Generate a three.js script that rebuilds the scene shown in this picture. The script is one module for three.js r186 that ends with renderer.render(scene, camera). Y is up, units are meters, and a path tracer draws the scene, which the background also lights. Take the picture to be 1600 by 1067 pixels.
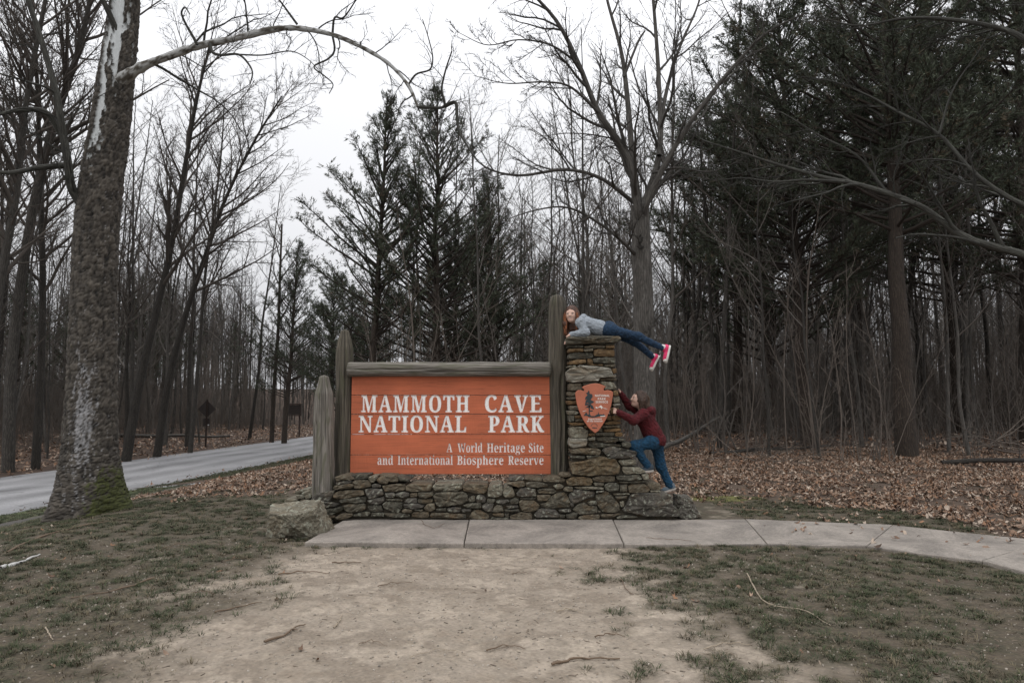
import * as THREE from 'three';
import { mergeGeometries, mergeVertices, toCreasedNormals } from 'three/addons/utils/BufferGeometryUtils.js';
import { FontLoader } from 'three/addons/loaders/FontLoader.js';
import { createNoise3D } from 'simplex-noise';

// ---------------------------------------------------------------- camera, sky, sun, exposure
const F = 1067, PITCH = Math.atan((620 - 533.5) / F), EYE = 1.5;
const camera = new THREE.PerspectiveCamera(2 * Math.atan(533.5 / F) * 180 / Math.PI, 1600 / 1067, 0.05, 600);
camera.position.set(0, EYE, 0);
camera.rotation.set(PITCH, 0, 0);
const scene = new THREE.Scene();
const renderer = new THREE.WebGLRenderer({ antialias: true });
renderer.toneMapping = THREE.LinearToneMapping;
renderer.toneMappingExposure = 0.82;
renderer.shadowMap.enabled = true;
{ // overcast sky: brighter towards the zenith, as an even cloud deck is
  const w = 256, h = 128, data = new Float32Array(w * h * 4);
  for (let j = 0; j < h; j++) for (let i = 0; i < w; i++) {
    const el = ((j + 0.5) / h - 0.5) * Math.PI, s = Math.max(0, Math.sin(el));
    const az = i / w * Math.PI * 2;
    const cl = 1 + 0.05 * Math.sin(az * 3 + 6 * s) * Math.cos(el * 7 + az) + 0.03 * Math.sin(az * 7 - 9 * s);
    const L = 0.71 * (1 + 2 * s) * cl, o = (j * w + i) * 4;
    data[o] = L * 0.985; data[o + 1] = L * 0.995; data[o + 2] = L * 1.03; data[o + 3] = 1;
  }
  const t = new THREE.DataTexture(data, w, h, THREE.RGBAFormat, THREE.FloatType);
  t.mapping = THREE.EquirectangularReflectionMapping; t.magFilter = THREE.LinearFilter; t.needsUpdate = true;
  scene.background = t; scene.environment = t;
}
const sun = new THREE.DirectionalLight(new THREE.Color(1, 0.97, 0.93), 0.7);
sun.position.set(-9, 26, 14); sun.castShadow = true; sun.shadow.radius = 40;
Object.assign(sun.shadow.camera, { left: -40, right: 40, top: 40, bottom: -40, far: 120 });
scene.add(sun, sun.target);

// ---------------------------------------------------------------- helpers
let _s = 12345;
const seed = (n) => { _s = (n * 2654435761) >>> 0 || 1; };
const rnd = () => { _s = (_s + 0x6d2b79f5) | 0; let t = Math.imul(_s ^ (_s >>> 15), 1 | _s); t = (t + Math.imul(t ^ (t >>> 7), 61 | t)) ^ t; return ((t ^ (t >>> 14)) >>> 0) / 4294967296; };
const R = (a, b) => a + (b - a) * rnd(), RI = (a, b) => Math.floor(R(a, b + 1));
seed(7); const n3 = createNoise3D(rnd);
const V = (x, y, z) => new THREE.Vector3(x, y, z);
const lerp = (a, b, t) => a + (b - a) * t, clamp = (x, a = 0, b = 1) => Math.min(b, Math.max(a, x));
const sst = (a, b, x) => { const t = clamp((x - a) / (b - a)); return t * t * (3 - 2 * t); };
const fbm = (x, y, z = 0, o = 4) => { let s = 0, a = 0.5; for (let i = 0; i < o; i++) { s += a * n3(x, y, z); x *= 2.03; y *= 2.03; z *= 2.03; a *= 0.5; } return s; };
// a pixel of the photograph (1600 x 1067) gives a direction; the distance comes from a plane
const cP = Math.cos(PITCH), sP = Math.sin(PITCH);
const ray = (px, py) => { const y = (533.5 - py) / F; return V((px - 800) / F, y * cP + sP, y * sP - cP); };
const P = (px, py, d) => { const r = ray(px, py); return r.multiplyScalar(d / -r.z).add(V(0, EYE, 0)); };
const G = (px, py, gy = 0) => { const r = ray(px, py); return r.multiplyScalar((gy - EYE) / r.y).add(V(0, EYE, 0)); };
const col = (r, g, b) => new THREE.Color().setRGB(r, g, b);
const used = {};
const numbered = (n) => { const k = used[n] = (used[n] ?? -1) + 1; return k ? n + '_' + String(k).padStart(3, '0') : n; };
const shadow = (o) => { o.traverse((m) => { m.castShadow = m.receiveShadow = true; }); return o; };
function thing(name, label, category, group) {
  const o = new THREE.Group(); o.name = numbered(name); o.userData = { label, category }; if (group) o.userData.group = group;
  scene.add(o); return o;
}
function mesh(name, geo, mat, parent) { const m = new THREE.Mesh(geo, mat); m.name = name; m.castShadow = m.receiveShadow = true; parent.add(m); return m; }
function solo(name, geo, mat, label, category, group) { const m = mesh(numbered(name), geo, mat, scene); m.userData = { label, category }; if (group) m.userData.group = group; return m; }
function structure(name, geo, mat) { const m = mesh(numbered(name), geo, mat, scene); m.userData = { kind: 'structure' }; return m; }
function copies(name, geo, mat, mats, cols, label, category) {
  const m = new THREE.InstancedMesh(geo, mat, mats.length); m.name = numbered(name); m.castShadow = m.receiveShadow = true;
  mats.forEach((x, i) => { m.setMatrixAt(i, x); if (cols) m.setColorAt(i, cols[i]); });
  m.userData = { kind: 'stuff', label, category }; scene.add(m); return m;
}
function dup(o, label, group) { const c = o.clone(); c.name = numbered(o.name.replace(/_\d{3}$/, '')); c.userData = { ...o.userData }; if (label) c.userData.label = label; if (group) c.userData.group = group; scene.add(c); return c; }
// tileable noise textures
function tex(w, h, f, srgb = true, repeat) {
  const d = new Uint8Array(w * h * 4);
  for (let j = 0; j < h; j++) for (let i = 0; i < w; i++) { const c = f(i / w, j / h), o = (j * w + i) * 4; for (let k = 0; k < 3; k++) d[o + k] = clamp(Array.isArray(c) ? c[k] : c) * 255; d[o + 3] = 255; }
  const t = new THREE.DataTexture(d, w, h); t.wrapS = t.wrapT = THREE.RepeatWrapping; t.magFilter = THREE.LinearFilter; if (srgb) t.colorSpace = THREE.SRGBColorSpace; if (repeat) t.repeat.set(...repeat); t.needsUpdate = true; return t;
}
// periodic fbm on a torus: u, v in 0..1, f = features across
function tn(u, v, fu, fv, s = 0, o = 4) {
  let r = 0, a = 0.5;
  for (let i = 0; i < o; i++) {
    const A = u * 2 * Math.PI, B = v * 2 * Math.PI, ru = fu / (2 * Math.PI), rv = fv / (2 * Math.PI);
    r += a * (n3(Math.cos(A) * ru + s, Math.sin(A) * ru + Math.cos(B) * rv, Math.sin(B) * rv - s * 1.7 + Math.cos(B) * 0.3 * rv)); fu *= 2; fv *= 2; a *= 0.5; s += 9.1;
  } return r;
}
const std = (o) => new THREE.MeshStandardMaterial({ roughness: 0.92, side: THREE.DoubleSide, ...o });

// ---------------------------------------------------------------- materials
const barkH = (u, v, s) => { const w = tn(u, v, 3, 3, s, 2) * 0.06; const ridge = Math.abs(Math.sin((u + w) * Math.PI * 14 + 3 * tn(u, v, 6, 5, s + 3, 2))); const crack = tn(u, v, 12, 16, s + 7, 3); return clamp(0.25 + 0.6 * ridge * (0.75 + 0.5 * crack) + 0.25 * tn(u, v, 40, 40, s + 11, 2)); };
const barkTex = (s, base, light) => tex(256, 512, (u, v) => { const h = barkH(u, v, s), m = clamp(0.5 + 0.9 * tn(u, v, 3, 4, s + 20, 3)); return base.map((b, k) => lerp(b * 0.5, lerp(b, light[k], m * 0.7), h)); });
const barkBump = tex(256, 512, (u, v) => barkH(u, v, 1), false);
const M = {};
M.barkGrey = std({ map: barkTex(1, [0.29, 0.27, 0.245], [0.43, 0.415, 0.39]), bumpMap: barkBump, bumpScale: 0.02 });
M.barkPale = std({ map: barkTex(4, [0.37, 0.35, 0.325], [0.55, 0.535, 0.51]), bumpMap: barkBump, bumpScale: 0.012 });
M.barkDark = std({ map: barkTex(9, [0.23, 0.21, 0.185], [0.34, 0.32, 0.295]), bumpMap: barkBump, bumpScale: 0.02 });
M.barkCedar = std({ map: barkTex(6, [0.265, 0.225, 0.19], [0.38, 0.335, 0.295]), bumpMap: barkBump, bumpScale: 0.015 });
M.lichenBark = std({ map: barkTex(14, [0.27, 0.26, 0.235], [0.56, 0.57, 0.53]), bumpMap: barkBump, bumpScale: 0.01 });
M.twig = std({ color: col(0.07, 0.058, 0.048) });
M.twigGrey = std({ color: col(0.11, 0.096, 0.083) });
M.brush = std({ color: col(0.125, 0.103, 0.085) });
M.twigDark = std({ color: col(0.06, 0.052, 0.045) });
M.vbark = std({ vertexColors: true, bumpMap: barkBump, bumpScale: 0.006 });
M.foliage = std({ vertexColors: true, roughness: 0.85 });

// ---------------------------------------------------------------- tubes and branching
class TB {
  constructor() { this.p = []; this.n = []; this.u = []; this.i = []; }
  tube(pts, rad, sides, cap = true) {
    const base = this.p.length / 3, N = pts.length, t = V(), a = V(), b = V();
    let len = 0; a.set(1, 0, 0);
    for (let k = 0; k < N; k++) {
      t.subVectors(pts[Math.min(k + 1, N - 1)], pts[Math.max(k - 1, 0)]).normalize();
      if (k === 0) { if (Math.abs(t.x) > 0.85) a.set(0, 0, 1); }
      a.addScaledVector(t, -a.dot(t)).normalize(); b.crossVectors(t, a);
      if (k) len += pts[k].distanceTo(pts[k - 1]);
      for (let j = 0; j <= sides; j++) {
        const q = j / sides * 2 * Math.PI, c = Math.cos(q), s = Math.sin(q), nx = a.x * c + b.x * s, ny = a.y * c + b.y * s, nz = a.z * c + b.z * s;
        this.p.push(pts[k].x + nx * rad[k], pts[k].y + ny * rad[k], pts[k].z + nz * rad[k]); this.n.push(nx, ny, nz);
        this.u.push(j / sides * Math.max(1, Math.round(rad[0] * 6.28)), len * 0.5);
      }
    }
    const w = sides + 1;
    for (let k = 0; k < N - 1; k++) for (let j = 0; j < sides; j++) { const q = base + k * w + j; this.i.push(q, q + 1, q + w, q + 1, q + w + 1, q + w); }
  }
  get tris() { return this.i.length / 3; }
  geo() { const g = new THREE.BufferGeometry(); g.setAttribute('position', new THREE.Float32BufferAttribute(this.p, 3)); g.setAttribute('normal', new THREE.Float32BufferAttribute(this.n, 3)); g.setAttribute('uv', new THREE.Float32BufferAttribute(this.u, 2)); g.setIndex(this.i); return g; }
}
const spread = (dir, ang, az) => { const a = Math.abs(dir.y) < 0.95 ? V(0, 1, 0) : V(1, 0, 0); const s = V().crossVectors(dir, a).normalize(), u = V().crossVectors(s, dir); return dir.clone().multiplyScalar(Math.cos(ang)).addScaledVector(s, Math.sin(ang) * Math.cos(az)).addScaledVector(u, Math.sin(ang) * Math.sin(az)).normalize(); };
// o: {wig, up, sides[], segs[], kids[], ratio, ang, min}
function limb(tb, start, dir, len, r0, lv, o) {
  const segs = o.segs[lv], pts = [start.clone()], rad = [r0], d = dir.clone(), step = len / segs, end = o.tip ?? 0.25;
  for (let k = 1; k <= segs; k++) {
    d.x += R(-1, 1) * o.wig; d.y += R(-1, 1) * o.wig + o.up[lv]; d.z += R(-1, 1) * o.wig; d.normalize();
    pts.push(pts[k - 1].clone().addScaledVector(d, step)); rad.push(r0 * lerp(1, end, k / segs));
  }
  tb.tube(pts, rad, o.sides[lv]);
  boughs(tb, pts, rad, len, lv + 1, o);
}
function boughs(tb, pts, rad, len, lv, o, t0 = o.from?.[lv] ?? 0.25) {
  if (lv >= o.sides.length) return;
  const n = Math.round(o.kids[lv] * R(0.8, 1.2));
  for (let c = 0; c < n; c++) {
    const t = lerp(t0, 0.98, (c + rnd()) / n), x = t * (pts.length - 1), k = Math.min(pts.length - 2, Math.floor(x)), f = x - k;
    const s = pts[k].clone().lerp(pts[k + 1], f), d = pts[k + 1].clone().sub(pts[k]).normalize(), r = lerp(rad[k], rad[k + 1], f);
    const l = len * o.ratio[lv] * R(0.55, 1.15) * (1 - 0.45 * t), rr = Math.max(o.min, Math.min(r * 0.62, l * o.thick));
    limb(tb, s, spread(d, R(0.7, 1.2) * o.ang[lv], rnd() * 6.283), l, rr, lv, o);
  }
}
const smooth = (pts, n) => new THREE.CatmullRomCurve3(pts, false, 'centripetal').getPoints(n);
// a trunk or limb along given points with radii
function along(tb, pts, r0, r1, sides, n, pow = 1) { const q = smooth(pts, n), r = q.map((_, k) => lerp(r0, r1, Math.pow(k / n, pow))); tb.tube(q, r, sides); let L = 0; for (let k = 1; k <= n; k++) L += q[k].distanceTo(q[k - 1]); return { q, r, L }; }
// ---------------------------------------------------------------- ground, road, path
const ROAD = { a: G(0, 806, -1), b: G(487, 711, -1), y: -1, w: 6.2 };
ROAD.dir = ROAD.b.clone().sub(ROAD.a).setY(0).normalize(); ROAD.n = V(-ROAD.dir.z, 0, ROAD.dir.x); if (ROAD.n.x < 0) ROAD.n.negate();
const roadS = (x, z) => (x - ROAD.a.x) * ROAD.n.x + (z - ROAD.a.z) * ROAD.n.z;   // > 0 on the side of the entrance sign
function H(x, z) {
  const s = roadS(x, z), d = Math.hypot(x, z);
  let h = s > 0 ? lerp(-1.03, -0.05, sst(0, 7, s)) : s > -ROAD.w ? -1.08 : -1.02 + 0.6 * sst(0, 14, -ROAD.w - s);
  h += 0.05 * fbm(x * 0.25, z * 0.25, 3, 3) * sst(0.2, 2, s > 0 ? s : -ROAD.w - s) * sst(2.2, 4.5, Math.abs(x) + (z < -10 ? 4 : 0)) ;
  h += 0.012 * fbm(x * 1.6, z * 1.6, 8, 2);
  if (z < -8.2 && s > 0) h += 0.04 * sst(-8.2, -11, z);
  h += 0.032 * sst(0.8, 2.2, x) * sst(-10, -8.6, z);
  const far = sst(60, 150, d); if (far) h += 3.5 * far * sst(4, 25, s > 0 ? s : -ROAD.w - s);
  return h;
}
const leafEdge = (x) => x < 2.9 ? -10.6 - 0.4 * (x < -1 ? 1 : 0) : x < 3.9 ? lerp(-11.6, -10.3, x - 2.9) : x < 5 ? lerp(-10.3, -9.7, (x - 3.9) / 1.1) : x < 5.6 ? lerp(-9.7, -7.6, (x - 5) / 0.6) : lerp(-7.6, -6, clamp((x - 5.6) / 3));
function zones(x, z) {
  const a = fbm(x * 0.9, z * 0.9, 1, 4), b = fbm(x * 2.6, z * 2.6, 5, 3), s = roadS(x, z);
  const dl = sst(-3.0, -1.5, x + 0.8 * a + 0.5 * b), dr = 1 - sst(0.5, 1.9, x + 0.8 * a + 0.6 * b), dz = sst(-7.6, -7.0, z);
  let dirt = dl * dr * dz;
  dirt = Math.max(dirt, 0.42 * sst(0.05, 0.5, b + 0.6 * a) * (1 - sst(3, 5, Math.abs(x))));
  let leaf = sst(-0.7, 0.35, leafEdge(x) - z + 1.3 * a) * (s > 0 ? sst(2.6, 4.2, s + a) : sst(0.2, 1.2, -ROAD.w - s));
  if (s < -ROAD.w) leaf = sst(0.1, 0.9, -ROAD.w - s + a * 0.5);
  const mud = s > 0 ? sst(0.9, 1.5, s + b) * (1 - sst(2.4, 3.4, s + a)) : 0;
  const moss = s > 0 && s < 2 ? 1 - sst(0.7, 1.5, s + b * 0.6) : 0;
  return { dirt, leaf, mud, moss, a, b, s };
}
const XA = -12, XB = 10, ZA = -19, ZB = 3;
{
  const N = 1536, d = new Uint8Array(N * N * 4), c = [0, 0, 0], mix = (k, w) => { for (let i = 0; i < 3; i++) c[i] = lerp(c[i], k[i], w); };
  for (let j = 0; j < N; j++) for (let i = 0; i < N; i++) {
    const x = lerp(XA, XB, (i + 0.5) / N), z = lerp(ZA, ZB, (j + 0.5) / N), q = zones(x, z), o = (j * N + i) * 4;
    const g1 = n3(x * 28, z * 28, 2), g2 = n3(x * 75, z * 75, 4), g3 = n3(x * 9, z * 9, 6);
    c[0] = 0.078; c[1] = 0.06; c[2] = 0.041;                                  // earth between sparse grass
    mix([0.036, 0.037, 0.018], clamp(0.38 + 0.9 * q.b + 0.25 * g3)); mix([0.125, 0.1, 0.064], 0.5 * sst(0.15, 0.6, n3(x * 17, z * 40, 3) + 0.5 * g1));           // dead and green thatch
    mix([0.295, 0.246, 0.194], clamp(q.dirt * (0.92 + 0.2 * g3)));              // trodden sandy earth
    mix([0.215, 0.17, 0.125], q.dirt * clamp(0.35 * g3 + 0.8 * q.b - 0.02)); mix([0.17, 0.135, 0.1], q.dirt * 0.5 * sst(0.1, 0.55, n3(x * 1.3, z * 1.7, 14) + 0.6 * n3(x * 4.5, z * 5.5, 9))); mix([0.40, 0.335, 0.265], q.dirt * 0.5 * sst(0.2, 0.7, n3(x * 2.1, z * 2.4, 24) + 0.5 * g3));
    mix([0.085, 0.058, 0.04], q.leaf);
    mix([0.075, 0.068, 0.062], q.mud * 0.9); mix([0.075, 0.095, 0.035], q.moss * 0.85); mix([0.15, 0.15, 0.035], 0.8 * sst(0.25, 0.5, 1.1 - Math.hypot((x - 3.15) / 0.75, (z + 10.4) / 0.45) + 0.4 * q.b));
    const m = 1 + 0.13 * g1 + 0.15 * g2 + (rnd() - 0.5) * 0.16 + (rnd() < 0.012 ? R(-0.5, 0.6) : 0);
    for (let k = 0; k < 3; k++) { const l = clamp(c[k] * m); d[o + k] = 255 * (l <= 0.0031308 ? l * 12.92 : 1.055 * Math.pow(l, 1 / 2.4) - 0.055); } d[o + 3] = 255;
  }
  const map = new THREE.DataTexture(d, N, N); map.colorSpace = THREE.SRGBColorSpace; map.magFilter = THREE.LinearFilter; map.needsUpdate = true;
  const bump = tex(512, 512, (u, v) => 0.5 + 0.35 * tn(u, v, 14, 14, 2, 4) + 0.35 * tn(u, v, 60, 60, 5, 2), false, [9, 9]);
  const sheet = (x0, x1, z0, z1, st, hole) => {
    const nx = Math.round((x1 - x0) / st), nz = Math.round((z1 - z0) / st), p = [], uv = [], id = [];
    for (let j = 0; j <= nz; j++) for (let i = 0; i <= nx; i++) { const x = lerp(x0, x1, i / nx), z = lerp(z0, z1, j / nz); p.push(x, H(x, z), z); uv.push((x - XA) / (XB - XA), (z - ZA) / (ZB - ZA)); }
    for (let j = 0; j < nz; j++) for (let i = 0; i < nx; i++) {
      const x = lerp(x0, x1, (i + 0.5) / nx), z = lerp(z0, z1, (j + 0.5) / nz); if (hole && x > XA && x < XB && z > ZA && z < ZB) continue;
      const a = j * (nx + 1) + i, w = nx + 1; id.push(a, a + w, a + 1, a + 1, a + w, a + w + 1);
    }
    const g = new THREE.BufferGeometry(); g.setAttribute('position', new THREE.Float32BufferAttribute(p, 3)); g.setAttribute('uv', new THREE.Float32BufferAttribute(uv, 2)); g.setIndex(id); g.computeVertexNormals(); return g;
  };
  structure('ground', sheet(XA, XB, ZA, ZB, 0.11), std({ map, bumpMap: bump, bumpScale: 0.02, roughness: 1 }));
  const floorTex = tex(512, 512, (u, v) => { const m = 0.5 + 0.5 * tn(u, v, 10, 10, 3, 4), k = 0.8 + 0.5 * tn(u, v, 60, 60, 8, 2) + 0.3 * tn(u, v, 4, 4, 1, 2); return [lerp(0.27, 0.40, m) * k, lerp(0.21, 0.30, m) * k, lerp(0.16, 0.23, m) * k]; }, true, [8, 8]);
  structure('forest_floor', sheet(-190, 186, -217, 17, 2, true), std({ map: floorTex, roughness: 1 }));
  // road: pale worn asphalt with wheel tracks
  const L = 190, W = ROAD.w, rp = [], ru = [], ri = [], nl = 120, nw = 10;
  for (let k = 0; k <= nl; k++) for (let j = 0; j <= nw; j++) {
    const t = -35 + L * k / nl, v = j / nw, q = ROAD.a.clone().addScaledVector(ROAD.dir, t).addScaledVector(ROAD.n, -W * v);
    rp.push(q.x, ROAD.y - 0.02 + 0.05 * Math.sin(Math.PI * v), q.z); ru.push(v, t / 12);
    if (k < nl && j < nw) { const a = k * (nw + 1) + j, w = nw + 1; ri.push(a, a + 1, a + w, a + 1, a + w + 1, a + w); }
  }
  const rg = new THREE.BufferGeometry(); rg.setAttribute('position', new THREE.Float32BufferAttribute(rp, 3)); rg.setAttribute('uv', new THREE.Float32BufferAttribute(ru, 2)); rg.setIndex(ri); rg.computeVertexNormals();
  const rt = tex(512, 512, (u, v) => {
    const track = [0.17, 0.36, 0.62, 0.83].reduce((m, c) => Math.max(m, Math.exp(-(((u - c) / 0.06) ** 2))), 0), oil = Math.exp(-(((u - 0.5) / 0.05) ** 2)) + 0.6 * Math.exp(-(((u - 0.27) / 0.06) ** 2)) + 0.6 * Math.exp(-(((u - 0.73) / 0.06) ** 2));
    const cr = 1 - sst(0.006, 0.03, Math.abs(tn(u, v, 3, 5, 41, 4))), k = 0.51 - 0.12 * cr * sst(0, 0.3, tn(u, v, 2, 3, 51, 2)) + 0.05 * track - 0.10 * oil * (0.7 + 0.8 * tn(u, v, 6, 3, 2, 3)) + 0.07 * tn(u, v, 5, 4, 4, 4) + 0.05 * tn(u, v, 90, 160, 6, 2) + (rnd() - 0.5) * 0.05; return [k, k * 0.995, k * 1.0];
  });
  structure('road', rg, std({ map: rt, roughness: 0.8 }));
}
{ // concrete path, one slab after another
  const path = new THREE.Group(); path.name = 'sidewalk'; path.userData = { kind: 'structure', label: 'pale concrete path of cast slabs along the stone wall', category: 'path' }; scene.add(path);
  const back = [[540, 810], [733, 812], [958, 812], [1165, 811], [1395, 820], [1640, 845], [1980, 905]], front = [[475, 847], [725, 849], [975, 850], [1200, 850], [1355, 853], [1535, 876], [1800, 945]];
  const ct = tex(512, 512, (u, v) => { const k = 0.54 + 0.11 * tn(u, v, 3, 3, 2, 4) - 0.05 * sst(0.0, 0.5, tn(u, v, 4, 5, 31, 5)) + 0.07 * tn(u, v, 30, 30, 5, 3) + (rnd() - 0.5) * 0.12 + (rnd() < 0.02 ? -0.12 : 0); return [k, k * 0.945, k * 0.885]; });
  const cb = tex(256, 256, (u, v) => 0.5 + 0.5 * tn(u, v, 40, 40, 3, 3), false);
  for (let k = 0; k < 6; k++) {
    const mid = (a, b) => { const p = G(...a), q = G(...b); return [p, p.clone().lerp(q, 0.5), q]; };
    const q = [...mid(front[k], front[k + 1]), ...mid(back[k + 1], back[k])];
    if (k >= 2) { const bow = 0.02 * (k - 1); q[1].z += bow * 0.6; q[4].z += bow * 0.2; }
    const c = q.reduce((m, p) => m.add(p), V()).multiplyScalar(1 / 6);
    const sh = new THREE.Shape(q.map((p) => { const e = p.clone().sub(c); const l = e.length(); e.multiplyScalar((l - 0.022) / l); return new THREE.Vector2(e.x + c.x, -(e.z + c.z)); }));
    const g = new THREE.ExtrudeGeometry(sh, { depth: 0.11, bevelEnabled: true, bevelSize: 0.012, bevelThickness: 0.01, bevelSegments: 2 });
    g.rotateX(-Math.PI / 2); g.translate(0, -0.12 + 0.004 * (k % 2), 0);
    const m = ct.clone(); m.repeat.set(0.55, 0.55); m.offset.set(k * 0.37, k * 0.21); m.rotation = k * 0.1; m.needsUpdate = true;
    const b = cb.clone(); b.repeat.set(1.5, 1.5); b.needsUpdate = true;
    mesh('slab', g, std({ map: m, bumpMap: b, bumpScale: 0.004, roughness: 0.95 }), path);
  }
}

// ---------------------------------------------------------------- stones
const stoneTex = (s, base, lite, spots) => tex(256, 256, (u, v) => {
  const m = clamp(0.5 + 0.9 * tn(u, v, 2, 3, s, 4)), f = 1 + 0.32 * tn(u, v, 14, 22, s + 5, 4), l = sst(0.18, 0.34, tn(u, v, 9, 9, s + 13, 3)) * spots, r = sst(0.12, 0.35, tn(u, v, 3, 4, s + 23, 3)) * 0.55;
  return base.map((b, k) => lerp(lerp(lerp(b, lite[k], m * 0.75) * f, [0.36, 0.27, 0.17][k] * f, r * (spots > 0.6 ? 0.3 : 0.55)), [0.62, 0.63, 0.57][k], l * 0.6));
});
const stoneBump = tex(256, 256, (u, v) => 0.5 + 0.45 * tn(u, v, 5, 9, 3, 5) + 0.25 * tn(u, v, 40, 40, 9, 2), false);
const SM = [[1, [0.30, 0.285, 0.245], [0.42, 0.405, 0.36], 0.5], [5, [0.255, 0.25, 0.22], [0.38, 0.37, 0.33], 0.7], [8, [0.33, 0.30, 0.25], [0.45, 0.42, 0.36], 0.4], [11, [0.27, 0.26, 0.24], [0.40, 0.39, 0.37], 1], [15, [0.36, 0.29, 0.20], [0.50, 0.40, 0.27], 0.2], [19, [0.52, 0.51, 0.48], [0.68, 0.67, 0.63], 0.5], [22, [0.40, 0.385, 0.34], [0.56, 0.55, 0.50], 1], [27, [0.36, 0.325, 0.265], [0.46, 0.40, 0.30], 0.3]]
  .map(([s, b, l, k]) => std({ map: stoneTex(s, b.map((v, i) => v * [0.93, 0.91, 0.88][i]), l.map((v, i) => v * [0.93, 0.91, 0.88][i]), k), bumpMap: stoneBump, bumpScale: 0.014 }));
// a stone whose front outline is given (metres, star-shaped about its middle), with a rounded rough face and a body going back into the wall
function stoneGeo(poly, z, depth, id, layered) {
  const c = poly.reduce((a, p) => [a[0] + p[0] / poly.length, a[1] + p[1] / poly.length], [0, 0]);
  const EX = 0.0015; let q = poly.map(([x, y]) => { const l = Math.hypot(x - c[0], y - c[1]) || 1; return [x + (x - c[0]) / l * EX, y + (y - c[1]) / l * EX * 1.2]; }); for (let it = 0; it < 2; it++) { const o = []; q.forEach((p, k) => { const n = q[(k + 1) % q.length], w = it ? 0.25 : 0.11; o.push([lerp(p[0], n[0], w), lerp(p[1], n[1], w)], [lerp(p[0], n[0], 1 - w), lerp(p[1], n[1], 1 - w)]); }); q = o; }
  let size = 0; q.forEach((p) => { size += Math.hypot(p[0] - c[0], p[1] - c[1]) / q.length; });
  const rings = [[-depth, 0.86], [-depth + 0.04, 0.97], [-0.05, 1], [-0.016, 1.0], [-0.005, 0.985], [0.001, 0.945], [0.004, 0.76], [0.006, 0.5], [0.007, 0.25]], P3 = [], U = [], I = [], n = q.length;
  const tx = R(-0.05, 0.05), ty = R(-0.09, 0.04), ou = R(0, 9), ov = R(0, 9);
  const put = (x, y, zz, f) => {
    const w = 0.75 * (Math.abs(n3(x * 7, y * 11, id)) * 2 - 0.8) + 0.45 * n3(x * 26, y * 40, id + 4);
    const px = x + 0.004 * n3(x * 30, y * 30, zz * 20 + id), py = y + 0.004 * n3(x * 30 + 7, y * 30, zz * 20 + id);
    const pz = z + zz + f * (w * Math.min(0.03, size * 0.16) + tx * (x - c[0]) + ty * (y - c[1]));
    P3.push(px, py, pz); U.push((px + pz * 0.7) * (layered ? 0.5 : 1.6) + ou, (py + pz * 0.6) * (layered ? 4 : 1.6) + ov);
  };
  for (const [zz, s] of rings) for (const p of q) put(c[0] + (p[0] - c[0]) * s, c[1] + (p[1] - c[1]) * s, zz, zz > -0.1 ? 1 : 0);
  put(c[0], c[1], 0.012, 1);
  for (let r = 0; r < rings.length - 1; r++) for (let k = 0; k < n; k++) { const a = r * n + k, b = r * n + (k + 1) % n; I.push(a, b, a + n, b, b + n, a + n); }
  const l = (rings.length - 1) * n; for (let k = 0; k < n; k++) I.push(l + k, l + (k + 1) % n, l + n);
  const g = new THREE.BufferGeometry(); g.setAttribute('position', new THREE.Float32BufferAttribute(P3, 3)); g.setAttribute('uv', new THREE.Float32BufferAttribute(U, 2)); g.setIndex(I);
  // orientation: make the face point to +z
  let area = 0; q.forEach((p, k) => { const m = q[(k + 1) % n]; area += p[0] * m[1] - m[0] * p[1]; }); if (area < 0) { const ix = g.index.array; for (let k = 0; k < ix.length; k += 3) { const t = ix[k]; ix[k] = ix[k + 1]; ix[k + 1] = t; } }
  g.computeVertexNormals(); return g;
}
const nums = (s) => s.trim().split(/\s+/).map((p) => p.split(',').map(Number));
let stoneId = 0;
function stones(parent, list, ox, oy, sc, d, depth, pick) {
  for (const line of list.trim().split('\n')) {
    const [poly, tag] = line.split('|'); const pts = nums(poly), o = Object.fromEntries((tag ?? '').trim().split(/\s+/).filter(Boolean).map((k) => [k[0], +k.slice(1)]));
    const dd = d - (o.z ?? 0) - R(-0.012, 0.02), w = pts.map(([x, y]) => { const p = P(ox + x / sc, oy + y / sc, dd); return [p.x, p.y]; });
    mesh('stone', stoneGeo(w, -dd, o.d ?? depth, ++stoneId * 3.7, o.m === 5), SM[o.m ?? pick()], parent);
  }
}
const wall = thing('stone_wall', 'low dry stone wall of grey brown stones under the wooden sign', 'wall');
const pillar = thing('stone_pillar', 'tall stacked stone pillar with flat cap beside the wooden sign', 'pillar');
seed(31);
const wp = () => [0, 1, 2, 3, 0, 1, 3, 2][RI(0, 7)], pp = () => [2, 4, 0, 2, 4, 6, 2, 4][RI(0, 7)];
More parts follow.
